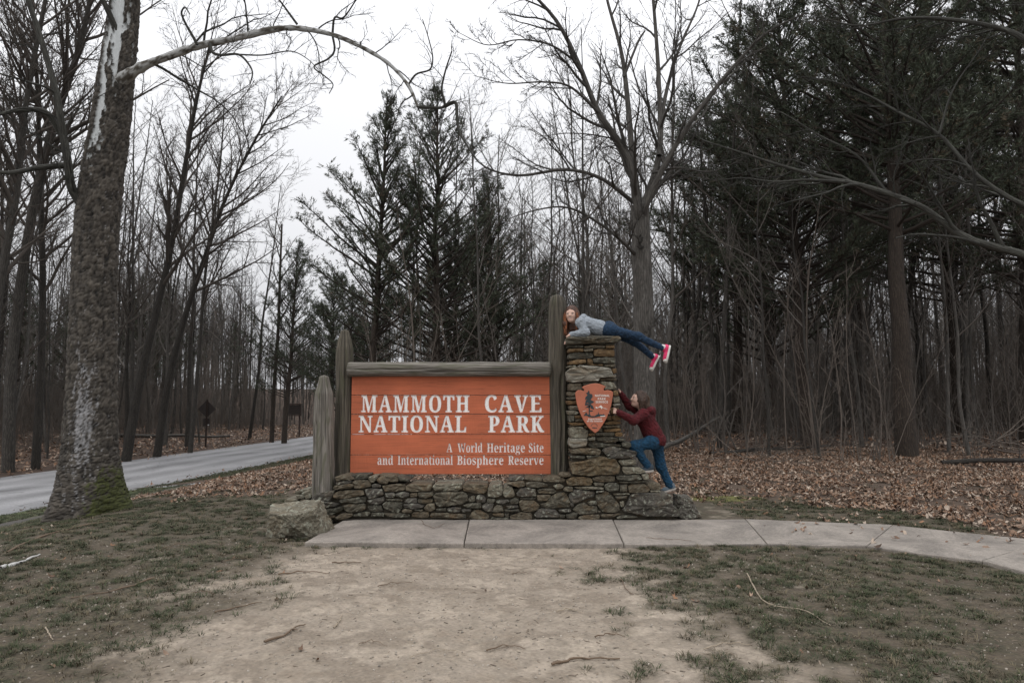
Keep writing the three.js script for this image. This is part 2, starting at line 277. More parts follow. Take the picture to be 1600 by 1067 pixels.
stones(wall, `195,390 300,355 430,340 420,365 330,400 210,420|z-.25 m6 d.3
300,405 440,350 540,345 570,400 510,450 450,490 360,490 330,440|z-.12 m6
205,440 340,440 350,490 250,500|z-.15 m6 d.3
440,515 540,410 700,385 820,370 800,430 720,530 600,535|z.03 m3
30,540 60,500 240,500 260,540 150,555|z-.2 m6 d.3
60,585 150,550 260,540 350,570 280,610 120,600|z-.12 m6 d.3
280,510 430,505 430,535 330,545|z-.1 d.3
300,610 380,560 480,535 700,545 800,560 900,580 830,620 700,640 560,650 480,630|z.02 m3
580,740 560,680 650,650 850,630 950,610 960,660 880,710 760,745|m1
815,165 900,130 1010,120 1070,140 1130,190 1080,205 960,200 850,220|m2
840,245 900,225 1070,215 1090,240 980,265 860,275
800,310 830,290 1070,255 1120,290 1080,330 960,340 870,360 800,340|z.03
1085,245 1140,205 1350,210 1390,250 1390,310 1250,335 1130,330 1110,290|m2
1060,120 1380,110 1340,180 1150,195 1110,160|z-.05
1340,170 1380,145 1490,140 1490,180 1430,240 1390,240|m6
1400,280 1440,255 1540,270 1550,310 1420,320
800,420 880,375 1000,365 1260,365 1290,430 1150,460 1000,490 900,505 800,480|m2
880,520 1000,490 1280,460 1320,480 1310,550 1100,560 920,550|m1
960,600 1060,580 1280,570 1310,600 1300,670 1180,705 1060,710 970,660|m0
1290,350 1420,335 1560,345 1590,430 1500,460 1420,500 1350,490 1310,410|m3
1330,520 1420,500 1590,460 1600,540 1500,580 1380,575
1340,620 1420,590 1560,600 1580,690 1450,705 1370,680|m1
820,795 920,735 1090,730 1100,760 1010,810 880,830|z.05 m2
560,770 800,750 830,790 640,830
1100,740 1300,690 1390,720 1330,770 1130,780|m1
1390,720 1590,710 1600,770 1400,780|m1
630,840 800,830 780,890 650,890|m1`, 440, 730, 10, 8.5, 0.5, wp);
stones(wall, `75,200 130,145 200,150 270,220 240,265 120,255|m2
100,120 380,125 430,180 420,230 280,235 200,150|z-.03
400,130 600,200 580,225 440,220|z-.03 m1
155,290 380,265 530,275 530,350 420,375 200,380|m2
535,290 620,260 940,270 940,365 760,380 540,375|m2
950,310 1000,265 1420,250 1430,330 1350,380 1000,375|m6
205,410 350,395 375,440 340,475 220,470
375,420 480,390 590,400 590,460 460,475 380,450
600,410 720,395 715,470 610,470
725,395 960,395 970,440 850,490 730,460
515,545 550,490 710,480 720,560 560,565
725,500 960,490 970,540 850,565 735,560
965,450 1000,410 1090,395 1450,390 1500,440 1510,530 1400,590 1250,600 1080,625 1010,580|m0
495,580 700,565 830,600 800,640 640,655 510,630|m3
820,640 880,570 990,565 1000,660 930,695 850,680
175,580 220,540 440,530 490,560 480,640 420,710 340,715 180,630|m1
220,500 470,505 490,528 300,530
470,680 520,655 640,665 630,720 490,720
650,660 810,665 800,690 680,685
1010,650 1170,635 1170,690 1020,690
1180,640 1300,620 1410,640 1380,705 1200,700
1400,660 1560,650 1560,690 1420,705
1430,600 1540,565 1720,560 1720,640 1500,640
630,730 680,700 900,695 900,790 640,785|m2
915,740 960,710 1300,720 1480,740 1480,800 920,790|m2
0,710 160,715 180,770 0,775|m1
180,720 400,720 600,740 600,790 250,780|m1`, 580, 730, 10, 8.5, 0.5, wp);
stones(wall, `25,290 100,255 420,280 420,370 360,415 200,410 40,370|m2
115,500 180,450 225,460 220,540 130,550
230,490 260,440 330,430 395,490 380,550 250,560|m3
425,330 480,275 640,265 655,350 640,440 560,470 420,460|m6
665,330 740,290 800,310 840,400 840,465 700,475 650,430|m6
740,170 820,150 990,160 980,210 760,215|z-.05
700,250 990,220 1005,300 900,315 800,290|m2
1010,240 1180,230 1370,270 1360,300 1200,325 1020,305
985,190 1060,150 1270,170 1270,220 1090,230|z-.03 m2
1280,200 1380,150 1560,150 1640,190 1620,235 1290,235|m2
870,410 940,325 1060,320 1170,350 1180,450 1050,465 890,455
1190,360 1270,335 1440,340 1500,380 1450,415 1210,405
920,475 1170,470 1170,508 940,500
1185,440 1400,430 1410,460 1350,525 1200,530
410,500 520,485 540,530 500,565 410,555|m1
555,520 740,505 760,540 640,580 560,555|m3
770,520 850,480 910,510 890,570 780,580|m1
330,600 400,565 520,570 495,650 505,700 400,695 340,650|m3
510,640 570,590 640,610 670,690 560,710 505,700
700,610 890,600 900,640 740,650
680,665 910,660 920,700 700,705
900,540 960,510 1150,520 1240,600 1210,670 1080,705 950,690|m2
120,790 190,680 290,665 360,710 440,740 440,800 280,815|m2
490,730 560,715 680,720 680,780 540,770
690,730 750,720 750,780 700,785|m1
770,760 900,720 930,710 1110,720 1115,825 940,820 770,810|m2
470,790 760,790 740,825 480,820|m1
1150,750 1210,660 1290,650 1480,665 1540,740 1540,785 1170,790|m3
1240,580 1340,550 1420,450 1530,400 1650,400 1720,560 1720,630 1500,640 1280,640|m0
1150,810 1600,810 1590,845 1170,845|m1
0,740 70,750 80,800 0,800|m1`, 720, 730, 10, 8.5, 0.5, wp);
stones(wall, `240,290 330,255 410,290 400,330 300,345|m6
445,200 530,160 700,150 840,170 860,230 840,285 700,290 470,290|m7
850,170 960,140 1210,140 1210,220 1060,235 880,225|m2
340,120 400,95 520,105 520,140 440,160 350,140|m2 d.25
400,340 480,300 560,320 550,380 420,380
565,312 900,305 1040,320 1040,345 900,350 640,345|m6
870,240 1040,245 1040,295 890,290
1050,280 1130,240 1250,250 1280,290 1270,370 1130,385 1060,350|m1
490,440 540,360 620,345 780,370 900,390 880,480 760,490 680,530 560,580 510,520|m3
910,380 1040,365 1050,390 930,405
905,430 1000,410 1080,365 1130,410 1200,500 1280,570 1290,690 1180,715 1000,700 930,580|m0
780,560 830,530 930,530 930,590 830,595|m1
540,660 640,570 740,555 800,605 930,605 945,720 800,735 660,740|m0
330,670 510,655 530,700 350,710
440,740 560,715 630,720 600,810 460,800|m1
630,800 700,755 970,740 975,820 700,825|m2
980,740 1270,720 1300,745 1130,790 990,785
1230,790 1330,755 1530,755 1580,790 1400,800 1250,810
1290,545 1350,530 1355,620 1300,630|m6
1180,410 1440,405 1440,435 1200,440|m6
1210,460 1410,450 1400,490 1250,505
500,565 560,560 570,610 530,620
950,680 990,690 980,715 945,710
340,740 430,740 430,790 350,790|m1`, 840, 730, 10, 8.5, 0.5, wp);
stones(wall, `225,140 600,120 640,190 560,205 250,205|m1
625,120 740,105 750,190 660,200|m6
270,225 500,215 720,215 720,240 300,250
290,280 400,265 405,330 395,390 290,385
415,300 470,265 680,260 760,340 750,395 430,400|m2
700,270 800,240 920,260 940,340 900,362 770,355|z-.04
770,370 900,368 940,390 780,398|m6
330,670 400,590 460,440 560,415 1040,410 1110,460 1120,600 1180,650 1240,740 1180,775 700,770 560,735 370,705|m3 z.03`, 940, 730, 10, 8.5, 0.5, wp);
stones(pillar, `155,80 200,45 300,55 375,100 372,185 160,185|m6
160,192 370,190 365,240 350,280 200,305 145,280|m5
375,135 455,125 465,160 380,165|m4
465,125 690,120 690,160 470,160
695,130 720,115 785,120 785,170 700,165
375,185 460,170 460,215 380,215
465,185 600,165 740,190 740,225 600,240 480,215|m0
745,188 830,205 800,225 750,225|m1
360,260 450,245 770,265 770,295 400,305|m1
780,240 880,235 890,290 860,310 780,285|m1
155,330 240,310 490,310 535,345 510,390 300,375 170,370|m2 z.02
540,335 580,300 680,290 770,310 960,350 960,390 870,425 680,425 600,400|m3 z.02
165,400 340,400 330,440 170,430|m1
160,500 200,475 370,450 390,420 480,400 560,410 700,440 760,520 750,620 600,625 400,635 180,620|m7 z.01
730,460 760,445 940,440 960,500 780,520|m6
775,550 800,525 1000,540 1070,590 1000,610 800,620|m6
350,395 520,390 500,405 370,440|m1
575,415 700,428 700,438 590,425|m1`, 870, 660, 7.62, 8.5, 0.55, pp);
stones(pillar, `140,140 160,105 400,110 600,92 960,95 985,130 960,175 700,200 480,210 150,225|m0 z.05 d.68
165,235 400,235 400,270 170,270|m1
410,250 600,232 740,243 740,280 420,285|m2
745,235 880,235 880,285 745,285|m4
600,208 880,203 880,228 610,226|m1
180,285 400,280 410,330 190,345|m4
415,295 550,290 555,325 420,335
565,310 640,290 880,305 880,410 570,405|m4
180,370 300,345 500,350 555,370 555,430 180,450|m1
545,440 700,420 890,425 890,510 560,505|m1
180,490 300,455 440,450 452,500 330,530 185,525|m4
460,450 520,435 550,480 545,520 465,510|m4
165,550 290,540 295,570 170,575|m6
150,640 200,590 320,560 350,535 400,540 700,560 820,590 860,680 910,690 900,720 660,728 640,780 260,800 170,780 160,700|m5 z.03
440,520 700,523 710,550 570,548|m4
720,525 890,520 890,560 730,565|m6
830,600 905,585 915,650 860,670|m4
650,745 720,728 910,735 910,775 660,775|m2
185,820 370,810 385,900 340,925 190,930|m2
390,815 600,790 640,815 600,890 420,860|m6
645,800 700,780 870,800 910,880 900,910 730,910 740,860|m6
855,935 930,915 940,1000 870,1010|m4
165,945 290,940 400,945 400,1010 170,1010|m2
300,870 400,880 640,900 840,920 840,1000 420,1000|m1 z-.03`, 870, 515, 9.7, 8.5, 0.55, pp);
stones(pillar, `170,205 290,195 500,200 500,230 170,235
150,255 290,250 480,255 480,305 170,320|m4
190,335 300,330 460,335 460,390 200,390|m6
160,410 280,400 340,440 300,465 180,470|m6
190,480 265,475 265,570 190,575|m1
270,480 370,475 375,520 280,520|m4
280,525 400,530 400,570 280,570|m2
185,600 230,585 420,585 430,620 250,635|m4
510,205 850,200 860,290 510,300|m1 z-.03
490,310 840,305 840,400 480,400|m2 z-.03
350,410 800,410 800,460 350,470|m1 z-.03
390,480 750,475 750,560 420,570|m2 z-.03
440,580 700,580 690,625 450,630|m1 z-.03
480,640 690,640 700,730 490,735|m2 z-.03
860,200 950,190 960,285 865,290
850,310 900,300 965,300 960,335 870,340|m5
810,365 940,355 950,450 815,460|m4
760,490 830,475 835,540 770,550|m4
840,480 980,480 980,545 850,550|m4
720,590 850,560 970,565 970,610 740,615|m4
700,635 960,625 960,660 690,665|m2
715,690 960,668 985,715 720,735|m4
420,640 470,630 470,670 430,665|m4`, 870, 600, 9.7, 8.5, 0.55, pp);
{ // dark earth and rubble packed behind the faces
  const core = std({ map: stoneTex(33, [0.29, 0.27, 0.23], [0.38, 0.355, 0.31], 0), roughness: 1 });
  const box = (x0, y0, x1, y1, d0, d1) => { const a = P(x0, y1, d0), b = P(x1, y0, d0); const g = new THREE.BoxGeometry(b.x - a.x, b.y - a.y, d1 - d0, 6, 4, 4); g.translate((a.x + b.x) / 2, (a.y + b.y) / 2, -(d0 + d1) / 2); return g; };
  mesh('rubble_core', mergeGeometries([box(545, 764, 1010, 812, 8.57, 8.98), box(500, 775, 546, 815, 8.58, 8.95), box(525, 748, 585, 765, 8.6, 8.97), box(810, 748, 1000, 765, 8.58, 8.97), box(1011, 775, 1050, 812, 8.6, 8.95)]), core, wall);
  mesh('rubble_core', mergeGeometries([box(892, 540, 958, 700, 8.57, 9.0), box(894, 698, 985, 746, 8.58, 9.0)]), core, pillar);
}
// ---------------------------------------------------------------- loose boulders
function boulder(name, pts, c, label, mat, s) {
  const g = new THREE.IcosahedronGeometry(1, 24), p = g.attributes.position, v = V();
  const dirs = pts.map((q) => q.clone().sub(c));
  for (let k = 0; k < p.count; k++) {
    v.fromBufferAttribute(p, k).normalize(); let best = 9; for (const d of dirs) { const l = d.length(), dot = v.dot(d) / l; if (dot > 0.05) best = Math.min(best, l / dot); }
    const q = v.clone().multiplyScalar(Math.min(best, 0.5)); const nn = 0.02 * fbm(q.x * 6 + s, q.y * 8, q.z * 6, 3) - 0.02 * Math.abs(n3(q.x * 9, q.y * 12 + s, q.z * 9)) + 0.005 * n3(q.x * 30, q.y * 30, q.z * 30 + s); q.addScaledVector(v, nn); p.setXYZ(k, q.x + c.x, q.y + c.y, q.z + c.z);
  }
  let m = mergeVertices((g.deleteAttribute('normal'), g.deleteAttribute('uv'), g)); m = toCreasedNormals(m, 0.75);
  const uv = [], pp2 = m.attributes.position; for (let k = 0; k < pp2.count; k++) { const f = k - k % 3, A = V().fromBufferAttribute(pp2, f), N = V().fromBufferAttribute(pp2, f + 1).sub(A).cross(V().fromBufferAttribute(pp2, f + 2).sub(A)), x = pp2.getX(k) * 1.5, y = pp2.getY(k) * 1.5, z = pp2.getZ(k) * 1.5; Math.abs(N.y) > Math.max(Math.abs(N.x), Math.abs(N.z)) ? uv.push(x, z) : Math.abs(N.x) > Math.abs(N.z) ? uv.push(z, y) : uv.push(x, y); } m.setAttribute('uv', new THREE.Float32BufferAttribute(uv, 2));
  return solo(name, m, mat, label, 'boulder');
}
{ // angular block: unit normals of its faces and their distances
  const c1 = P(462, 815, 7.72), cut = (c, l) => l.map(([x, y, z, d]) => V(x, y, z).normalize().multiplyScalar(d).add(c));
  boulder('boulder', cut(c1, [[-0.1, 1, 0.2, 0.15], [-1, 0.1, 0.3, 0.3], [1, 0.45, 0.1, 0.27], [-0.55, -0.15, 1, 0.2], [0.75, -0.05, 1, 0.23], [0.05, -0.85, 1, 0.2], [0, 0.1, -1, 0.25], [0, -1, 0, 0.24]]), c1, 'angular lichen spotted boulder at the low end of stone wall', SM[6], 3);
  const c2 = P(1071, 790, 8.75);
  boulder('boulder', cut(c2, [[0.1, 1, 0, 0.12], [-1, 0.2, 0.2, 0.1], [1, 0.5, 0.1, 0.11], [0.3, 0.2, 1, 0.12], [-0.5, 0.3, 1, 0.12], [0, 0.2, -1, 0.2], [0, -1, 0, 0.14], [0.7, 0.9, 0.4, 0.125]]), c2, 'small weathered grey rock beyond the wall end by the climbing child', SM[3], 8);
}
// ---------------------------------------------------------------- wooden sign
const font = await new FontLoader().loadAsync('fonts/droid/droid_serif_bold.typeface.json');
const sansFont = await new FontLoader().loadAsync('fonts/droid/droid_sans_bold.typeface.json');
// a word as shapes fitted to a box (x0..x1, base line y0, cap height h)
function word(text, f, x0, x1, y0, h, track, bold = 0) {
  let x = 0; const list = [];
  for (const ch of text) { const gl = f.data.glyphs[ch]; if (ch !== ' ') for (const s of f.generateShapes(ch, 100)) list.push([s, x]); x += (gl.ha / f.data.resolution) * 100 * 1 + track; }
  let a = 1e9, b = -1e9; const cap = f.generateShapes('H', 100)[0].getPoints().reduce((m, p) => Math.max(m, p.y), 0);
  for (const [s, o] of list) for (const p of s.getPoints()) { a = Math.min(a, p.x + o); b = Math.max(b, p.x + o); }
  const sx = (x1 - x0) / (b - a), sy = h / cap, T = (o) => (p) => new THREE.Vector2(x0 + (p.x + o - a) * sx, y0 + p.y * sy);
  // thicken: move each contour along its outward normal
  const grow = (pts, e) => { if (!bold) return pts; const q = pts.filter((p, k) => p.distanceTo(pts[(k + 1) % pts.length]) > 1e-5), n = q.length; let A = 0; q.forEach((p, k) => { const m = q[(k + 1) % n]; A += p.x * m.y - m.x * p.y; }); const sg = A > 0 ? 1 : -1; return q.map((p, k) => { const a = q[(k + n - 1) % n], b = q[(k + 1) % n], d1 = p.clone().sub(a).normalize(), d2 = b.clone().sub(p).normalize(), nx = new THREE.Vector2(d1.y + d2.y, -d1.x - d2.x), l = nx.length() || 1; return p.clone().addScaledVector(nx.divideScalar(l), sg * e * Math.min(1.5, 2 / Math.max(l, 1.3))); }); };
  return list.map(([s, o]) => { const n = new THREE.Shape(grow(s.getPoints(5).map(T(o)), bold)); n.holes = s.holes.map((q) => new THREE.Path(grow(q.getPoints(5).map(T(o)), -bold))); return n; });
}
const woodTex = (s, a, b, crack) => tex(256, 1024, (u, v) => { const g = tn(u, v, 26, 3, s, 4), k = tn(u, v, 5, 2, s + 4, 3), st = sst(0.2, 0.42, tn(u, v, 18, 2.2, s + 9, 3)) * crack, l = clamp(0.5 + 0.7 * g + 0.7 * k), gr = sst(0.1, 0.4, tn(u, v, 4, 5, s + 17, 4)) * 0.4; return [0, 1, 2].map((i) => lerp(lerp(lerp(a[i], b[i], l), [0.30, 0.31, 0.22][i], gr), a[i] * 0.35, st)); });
const woodBump = tex(256, 1024, (u, v) => 0.55 + 0.35 * tn(u, v, 26, 3, 1, 3) - 0.5 * sst(0.2, 0.42, tn(u, v, 18, 2.2, 10, 3)), false);
const logMat = [2, 6].map((s) => std({ map: woodTex(s, [0.245, 0.228, 0.195], [0.435, 0.405, 0.355], 0.55), bumpMap: woodBump, bumpScale: 0.012 }));
const railMat = std({ map: woodTex(13, [0.36, 0.34, 0.31], [0.58, 0.555, 0.52], 0.45), bumpMap: woodBump, bumpScale: 0.012 });
// weathered log: profile radii along its length, with knots, checks and wobble
function logGeo(prof, s, checks = []) {
  const S = 72, N = 110, p = [], uv = [], id = [], y0 = prof[0][0], y1 = prof.at(-1)[0];
  for (let j = 0; j <= N; j++) {
    const y = lerp(y0, y1, j / N); let r = prof.at(-1)[1]; for (let k = 0; k < prof.length - 1; k++) if (y >= prof[k][0] && y <= prof[k + 1][0]) { r = lerp(prof[k][1], prof[k + 1][1], (y - prof[k][0]) / (prof[k + 1][0] - prof[k][0])); break; }
    for (let i = 0; i <= S; i++) {
      const a = i / S * 6.2832, c = Math.cos(a), n = Math.sin(a); let q = r * (1 + 0.05 * n3(c * 0.8 + s, n * 0.8, y * 1.1) + 0.022 * n3(c * 3, n * 3 + s, y * 4)) + 0.0035 * n3(c * 9, n * 9, y * 3 + s);
      for (const [ca, w, ya, yb, dp] of checks) { const da = Math.atan2(Math.sin(a - ca - 0.12 * n3(y * 2.5, s, ca)), Math.cos(a - ca - 0.12 * n3(y * 2.5, s, ca))); q -= dp * Math.exp(-((da / w) ** 2)) * sst(ya, ya + 0.12, y) * (1 - sst(yb - 0.12, yb, y)) * Math.min(1, r * 12); }
      p.push(c * q, y, n * q); uv.push(i / S * 2, y * 0.45 + s);
      if (j < N && i < S) { const k = j * (S + 1) + i, w = S + 1; id.push(k, k + w, k + 1, k + 1, k + w, k + w + 1); }
    }
  }
  const g = new THREE.BufferGeometry(); g.setAttribute('position', new THREE.Float32BufferAttribute(p, 3)); g.setAttribute('uv', new THREE.Float32BufferAttribute(uv, 2)); g.setIndex(id); g.computeVertexNormals();
  const nn = g.attributes.normal; for (let j = 0; j <= N; j++) { const a = j * (S + 1), b = a + S; const m = V(nn.getX(a) + nn.getX(b), nn.getY(a) + nn.getY(b), nn.getZ(a) + nn.getZ(b)).normalize(); nn.setXYZ(a, m.x, m.y, m.z); nn.setXYZ(b, m.x, m.y, m.z); }
  return g;
}
{
  const D = 8.8, sign = thing('park_entrance_sign', 'orange brown plank sign with carved white lettering between two tall log posts', 'sign');
  const px = (x) => P(x, 650, D).x, py = (y) => P(704, y, D).y, z = -D;
  const x0 = px(548.5), x1 = px(860), seams = [741, 710.6, 678.7, 647, 617, 585].map(py);
  const words = [['MAMMOTH', font, 564, 733, 643.6, 26, 9], ['CAVE', font, 758, 846, 643.6, 26, 9], ['NATIONAL', font, 560.5, 728, 675, 25.4, 7], ['PARK', font, 763, 850, 675, 25.4, 7],
    ['A', font, 698, 707, 706.5, 13.5, 3], ['World', font, 715, 754, 706.5, 14, 3], ['Heritage', font, 761, 820, 706.5, 14, 3], ['Site', font, 826, 849, 706.5, 14, 3],
    ['and', font, 590.5, 615, 726, 14, 3], ['International', font, 622, 708, 726, 14, 3], ['Biosphere', font, 714.5, 786.5, 726, 14, 3], ['Reserve', font, 794, 849, 726, 14, 3]];
  const paint = [0, 1, 2].map((k) => { const t = tex(256, 512, (u, v) => { const g = tn(v, u, 30, 2, k * 7 + 1, 4), b = tn(u, v, 3, 2, k * 5 + 2, 3), w = sst(0.25, 0.42, tn(v, u, 40, 4, k + 11, 3)); const m = 1 + 0.055 * g + 0.1 * b - 0.1 * w; return [0.72 * m, 0.39 * m, 0.262 * m]; }); t.repeat.set(0.5, 1.1); return std({ map: t, bumpMap: woodBump, bumpScale: 0.003, roughness: 0.75 }); });
  const white = std({ map: tex(256, 256, (u, v) => { const k = 0.97 + 0.05 * tn(u, v, 8, 8, 3, 4) - 0.16 * sst(0.32, 0.45, tn(u, v, 14, 20, 6, 3)); return [k, k, k * 0.985]; }), roughness: 0.8 });
  white.map.repeat.set(3, 3);
  const shapes = words.map(([t, f, a, b, y, h, tr]) => word(t, f, px(a), px(b), py(y), h * D / F * 0.993, tr, h > 20 ? 0.0042 : 0.0016));
  for (let k = 0; k < 5; k++) {
    const a = seams[k] + 0.0038, b = seams[k + 1] - 0.0038, sh = new THREE.Shape([[x0, a], [x1, a], [x1, b], [x0, b]].map((p) => new THREE.Vector2(...p)));
    const isl = [];
    for (const list of shapes) for (const s of list) {
      const pts = s.getPoints(), lo = Math.min(...pts.map((p) => p.y)), hi = Math.max(...pts.map((p) => p.y));
      const mid = lo * 0.35 + hi * 0.65; if (mid < a || mid > b) continue;
      const cut = pts.map((p) => new THREE.Vector2(p.x, clamp(p.y, a + 0.002, b - 0.002))); sh.holes.push(new THREE.Path(cut)); for (const h of s.holes) isl.push(new THREE.Shape(h.getPoints()));
    }
    const ex = (q) => { const g = new THREE.ExtrudeGeometry(q, { depth: 0.012, bevelEnabled: false }); g.translate(0, 0, z - 0.012); return g; };
    const back = new THREE.BoxGeometry(x1 - x0, b - a, 0.032); back.translate((x0 + x1) / 2, (a + b) / 2, z - 0.0285);
    const uvm = back.attributes.uv, bp = back.attributes.position; for (let i = 0; i < uvm.count; i++) uvm.setXY(i, bp.getX(i), bp.getY(i));
    const list = [ex(sh), ...isl.map(ex), back].map((g) => { const q = g.index ? g.toNonIndexed() : g; q.clearGroups(); return q; });
    const g = mergeGeometries(list); const off = (k % 2) * 0.0025; g.translate(0, 0, off);
    mesh('plank', g, paint[k % 3], sign);
  }
  words.forEach(([t], w) => { const g = new THREE.ShapeGeometry(shapes[w]); g.translate(0, 0, z - 0.0105 + (w < 2 || (w > 3 && w < 8) ? 0.0025 : 0)); const m = mesh('lettering', g, white, sign); });
  const dk = 8.86, bot = (x, y) => P(x, y, dk);
  const lp = bot(535, 745), lt = bot(534.5, 515), hL = lt.y - lp.y, w1 = 13.2 * dk / F;
  const left = mesh('post', logGeo([[-0.45, w1], [0, w1], [hL * 0.6, w1 * 1.0], [hL * 0.8, w1 * 1.02], [hL * 0.87, w1 * 0.97], [hL * 0.93, w1 * 0.78], [hL * 0.965, w1 * 0.58], [hL * 0.99, w1 * 0.48], [hL, w1 * 0.3], [hL + 0.004, 0.001]], 3, [[1.2, 0.12, 0.9, 1.6, 0.012]]), logMat[0], sign); left.position.copy(lp); left.rotation.z = 0.004;
  const rp = bot(873.5, 742), rt = bot(871, 460), hR = rt.y - rp.y, w2 = 14.8 * dk / F;
  const right = mesh('post', logGeo([[-0.45, w2], [0, w2 * 1.02], [hR * 0.5, w2], [hR * 0.9, w2 * 0.97], [hR * 0.955, w2 * 0.88], [hR * 0.985, w2 * 0.66], [hR, w2 * 0.4], [hR + 0.004, 0.001]], 9, [[1.25, 0.16, 0.0, 1.35, 0.03], [2.1, 0.1, 0.5, 1.9, 0.014], [0.7, 0.08, 0.2, 0.9, 0.012]]), logMat[1], sign); right.position.copy(rp); right.rotation.z = 0.006;
  const ra = P(541, 577, 8.76), rb = P(862.5, 576.5, 8.76), L = rb.x - ra.x, r0 = 11.3 * 8.76 / F;
  const rail = mesh('top_rail', logGeo([[0, 0.001], [0.003, r0 * 0.72], [0.02, r0 * 0.95], [0.05, r0], [L * 0.5, r0 * 0.98], [L - 0.05, r0], [L - 0.02, r0 * 0.93], [L - 0.003, r0 * 0.7], [L, 0.001]], 17, [[1.55, 0.09, 0.1, 1.2, 0.012], [1.2, 0.08, 1.0, 2.5, 0.014]]), railMat, sign);
  rail.position.copy(ra); rail.rotation.z = -Math.PI / 2;
  const short = thing('log_post', 'short rounded weathered log post standing beside the taller sign post', 'post');
  const sp = P(505, 768, 8.62), st = P(502, 586, 8.62), hS = st.y - sp.y, w3 = 15.6 * 8.62 / F;
  const m = mesh('log', logGeo([[-0.25, w3 * 1.05], [0, w3 * 1.06], [hS * 0.35, w3 * 1.02], [hS * 0.72, w3 * 0.96], [hS * 0.84, w3 * 0.9], [hS * 0.9, w3 * 0.68], [hS * 0.95, w3 * 0.55], [hS * 0.985, w3 * 0.46], [hS, w3 * 0.25], [hS + 0.003, 0.001]], 23, [[2.25, 0.14, -0.1, 0.9, 0.035], [1.3, 0.1, 0.5, 1.1, 0.014]]), railMat, short);
  m.position.set(0, 0, 0); short.position.copy(sp); short.rotation.z = 0.018;
}
// ---------------------------------------------------------------- arrowhead plaque
{
  const d = 8.36, pl = thing('arrowhead_plaque', 'terracotta arrowhead emblem plaque with dark tree fixed on the stone pillar', 'plaque');
  const o = P(930, 680, d); pl.position.copy(o);
  const q = (x, y) => { const p = P(890 + x / 10.67, 590 + y / 10.67, d); return new THREE.Vector2(p.x - o.x, p.y - o.y); };
  const shp = (s) => new THREE.Shape(nums(s).map((p) => q(...p)));
  const ex = (s, dep, zz, bev = 0) => { const g = new THREE.ExtrudeGeometry(s, { depth: dep, bevelEnabled: bev > 0, bevelSize: bev, bevelThickness: bev, bevelSegments: 2 }); g.translate(0, 0, zz); return g; };
  const clay = std({ map: tex(256, 256, (u, v) => { const k = 1 + 0.08 * tn(u, v, 4, 4, 3, 4) + 0.05 * tn(u, v, 40, 40, 7, 2); return [0.68 * k, 0.40 * k, 0.30 * k]; }), roughness: 0.7 }), ink = std({ color: col(0.022, 0.036, 0.04), roughness: 0.7 }), wht = std({ color: col(0.74, 0.70, 0.64), roughness: 0.7 });
  mesh('board', ex(shp('432,915 395,890 330,835 260,740 205,640 160,530 130,430 115,340 105,270 115,240 150,215 190,214 245,238 256,196 222,168 240,148 300,128 370,110 430,103 500,110 560,135 594,152 560,190 576,226 640,216 690,225 718,245 720,285 705,370 685,470 655,570 610,680 545,790 480,880'), 0.024, -0.03, 0.006), clay, pl);
  const Z = 0.0005;
  mesh('tree_emblem', mergeGeometries(['318,213 335,240 330,265 345,270 335,290 300,290 275,255 300,250', '345,270 380,275 385,320 350,370 300,345 262,370 265,330 300,290 335,290', '350,370 410,400 395,420 355,435 300,420 262,430 270,385 300,345', '262,430 355,435 345,460 300,462 258,462', '345,440 385,465 412,525 385,525 350,505', '262,500 310,470 345,462 340,500 300,498', '318,462 340,462 338,610 360,640 420,640 460,610 475,610 485,570 495,612 560,615 570,598 580,620 596,632 510,640 440,660 390,664 320,655 290,635 235,635 260,605 268,575 275,600 285,572 300,615 322,615', '340,545 395,548 380,565 340,562'].map((s) => ex(shp(s), 0.003, Z))), ink, pl);
  [['mountain_emblem', '428,495 450,485 470,500 525,460 560,500 640,525 600,522 550,500 535,525 515,495 480,500 455,515'], ['lake_emblem', '512,640 596,632 590,648 515,652'], ['ridge_emblem', '215,562 280,545 275,553 225,568']].forEach(([n, s]) => mesh(n, ex(shp(s), 0.003, Z + 0.0005), wht, pl));
  const tw = (t, a, b, y, h, tr = 6) => { const A = q(a, y), B = q(b, y); return word(t, sansFont, A.x, B.x, A.y, h * d / F / 10.67, tr).map((s) => ex(s, 0.002, Z)); };
  mesh('lettering', mergeGeometries([...tw('NATIONAL', 425, 668, 318, 36), ...tw('PARK', 472, 605, 372, 36), ...tw('SERVICE', 436, 640, 424, 36)]), wht, pl);
  mesh('lettering', mergeGeometries([...tw('Department', 312, 538, 703, 26, 3), ...tw('of the Interior', 292, 552, 738, 26, 3)]), wht, pl);
  const ring = []; for (let k = 0; k <= 16; k++) { const a = Math.PI * (1 - k / 16); ring.push([412 + 55 * Math.cos(a), 815 - 55 * Math.sin(a)]); } for (let k = 16; k >= 0; k--) { const a = Math.PI * (1 - k / 16); ring.push([412 + 48 * Math.cos(a), 815 - 48 * Math.sin(a)]); }
  mesh('animal_emblem', mergeGeometries([ex(new THREE.Shape(ring.map((p) => q(...p))), 0.002, Z), ...['372,845 380,828 405,825 425,832 450,832 466,843 455,846 430,842 425,850 412,842 385,842'].map((s) => ex(shp(s), 0.002, Z))]), ink, pl);
}
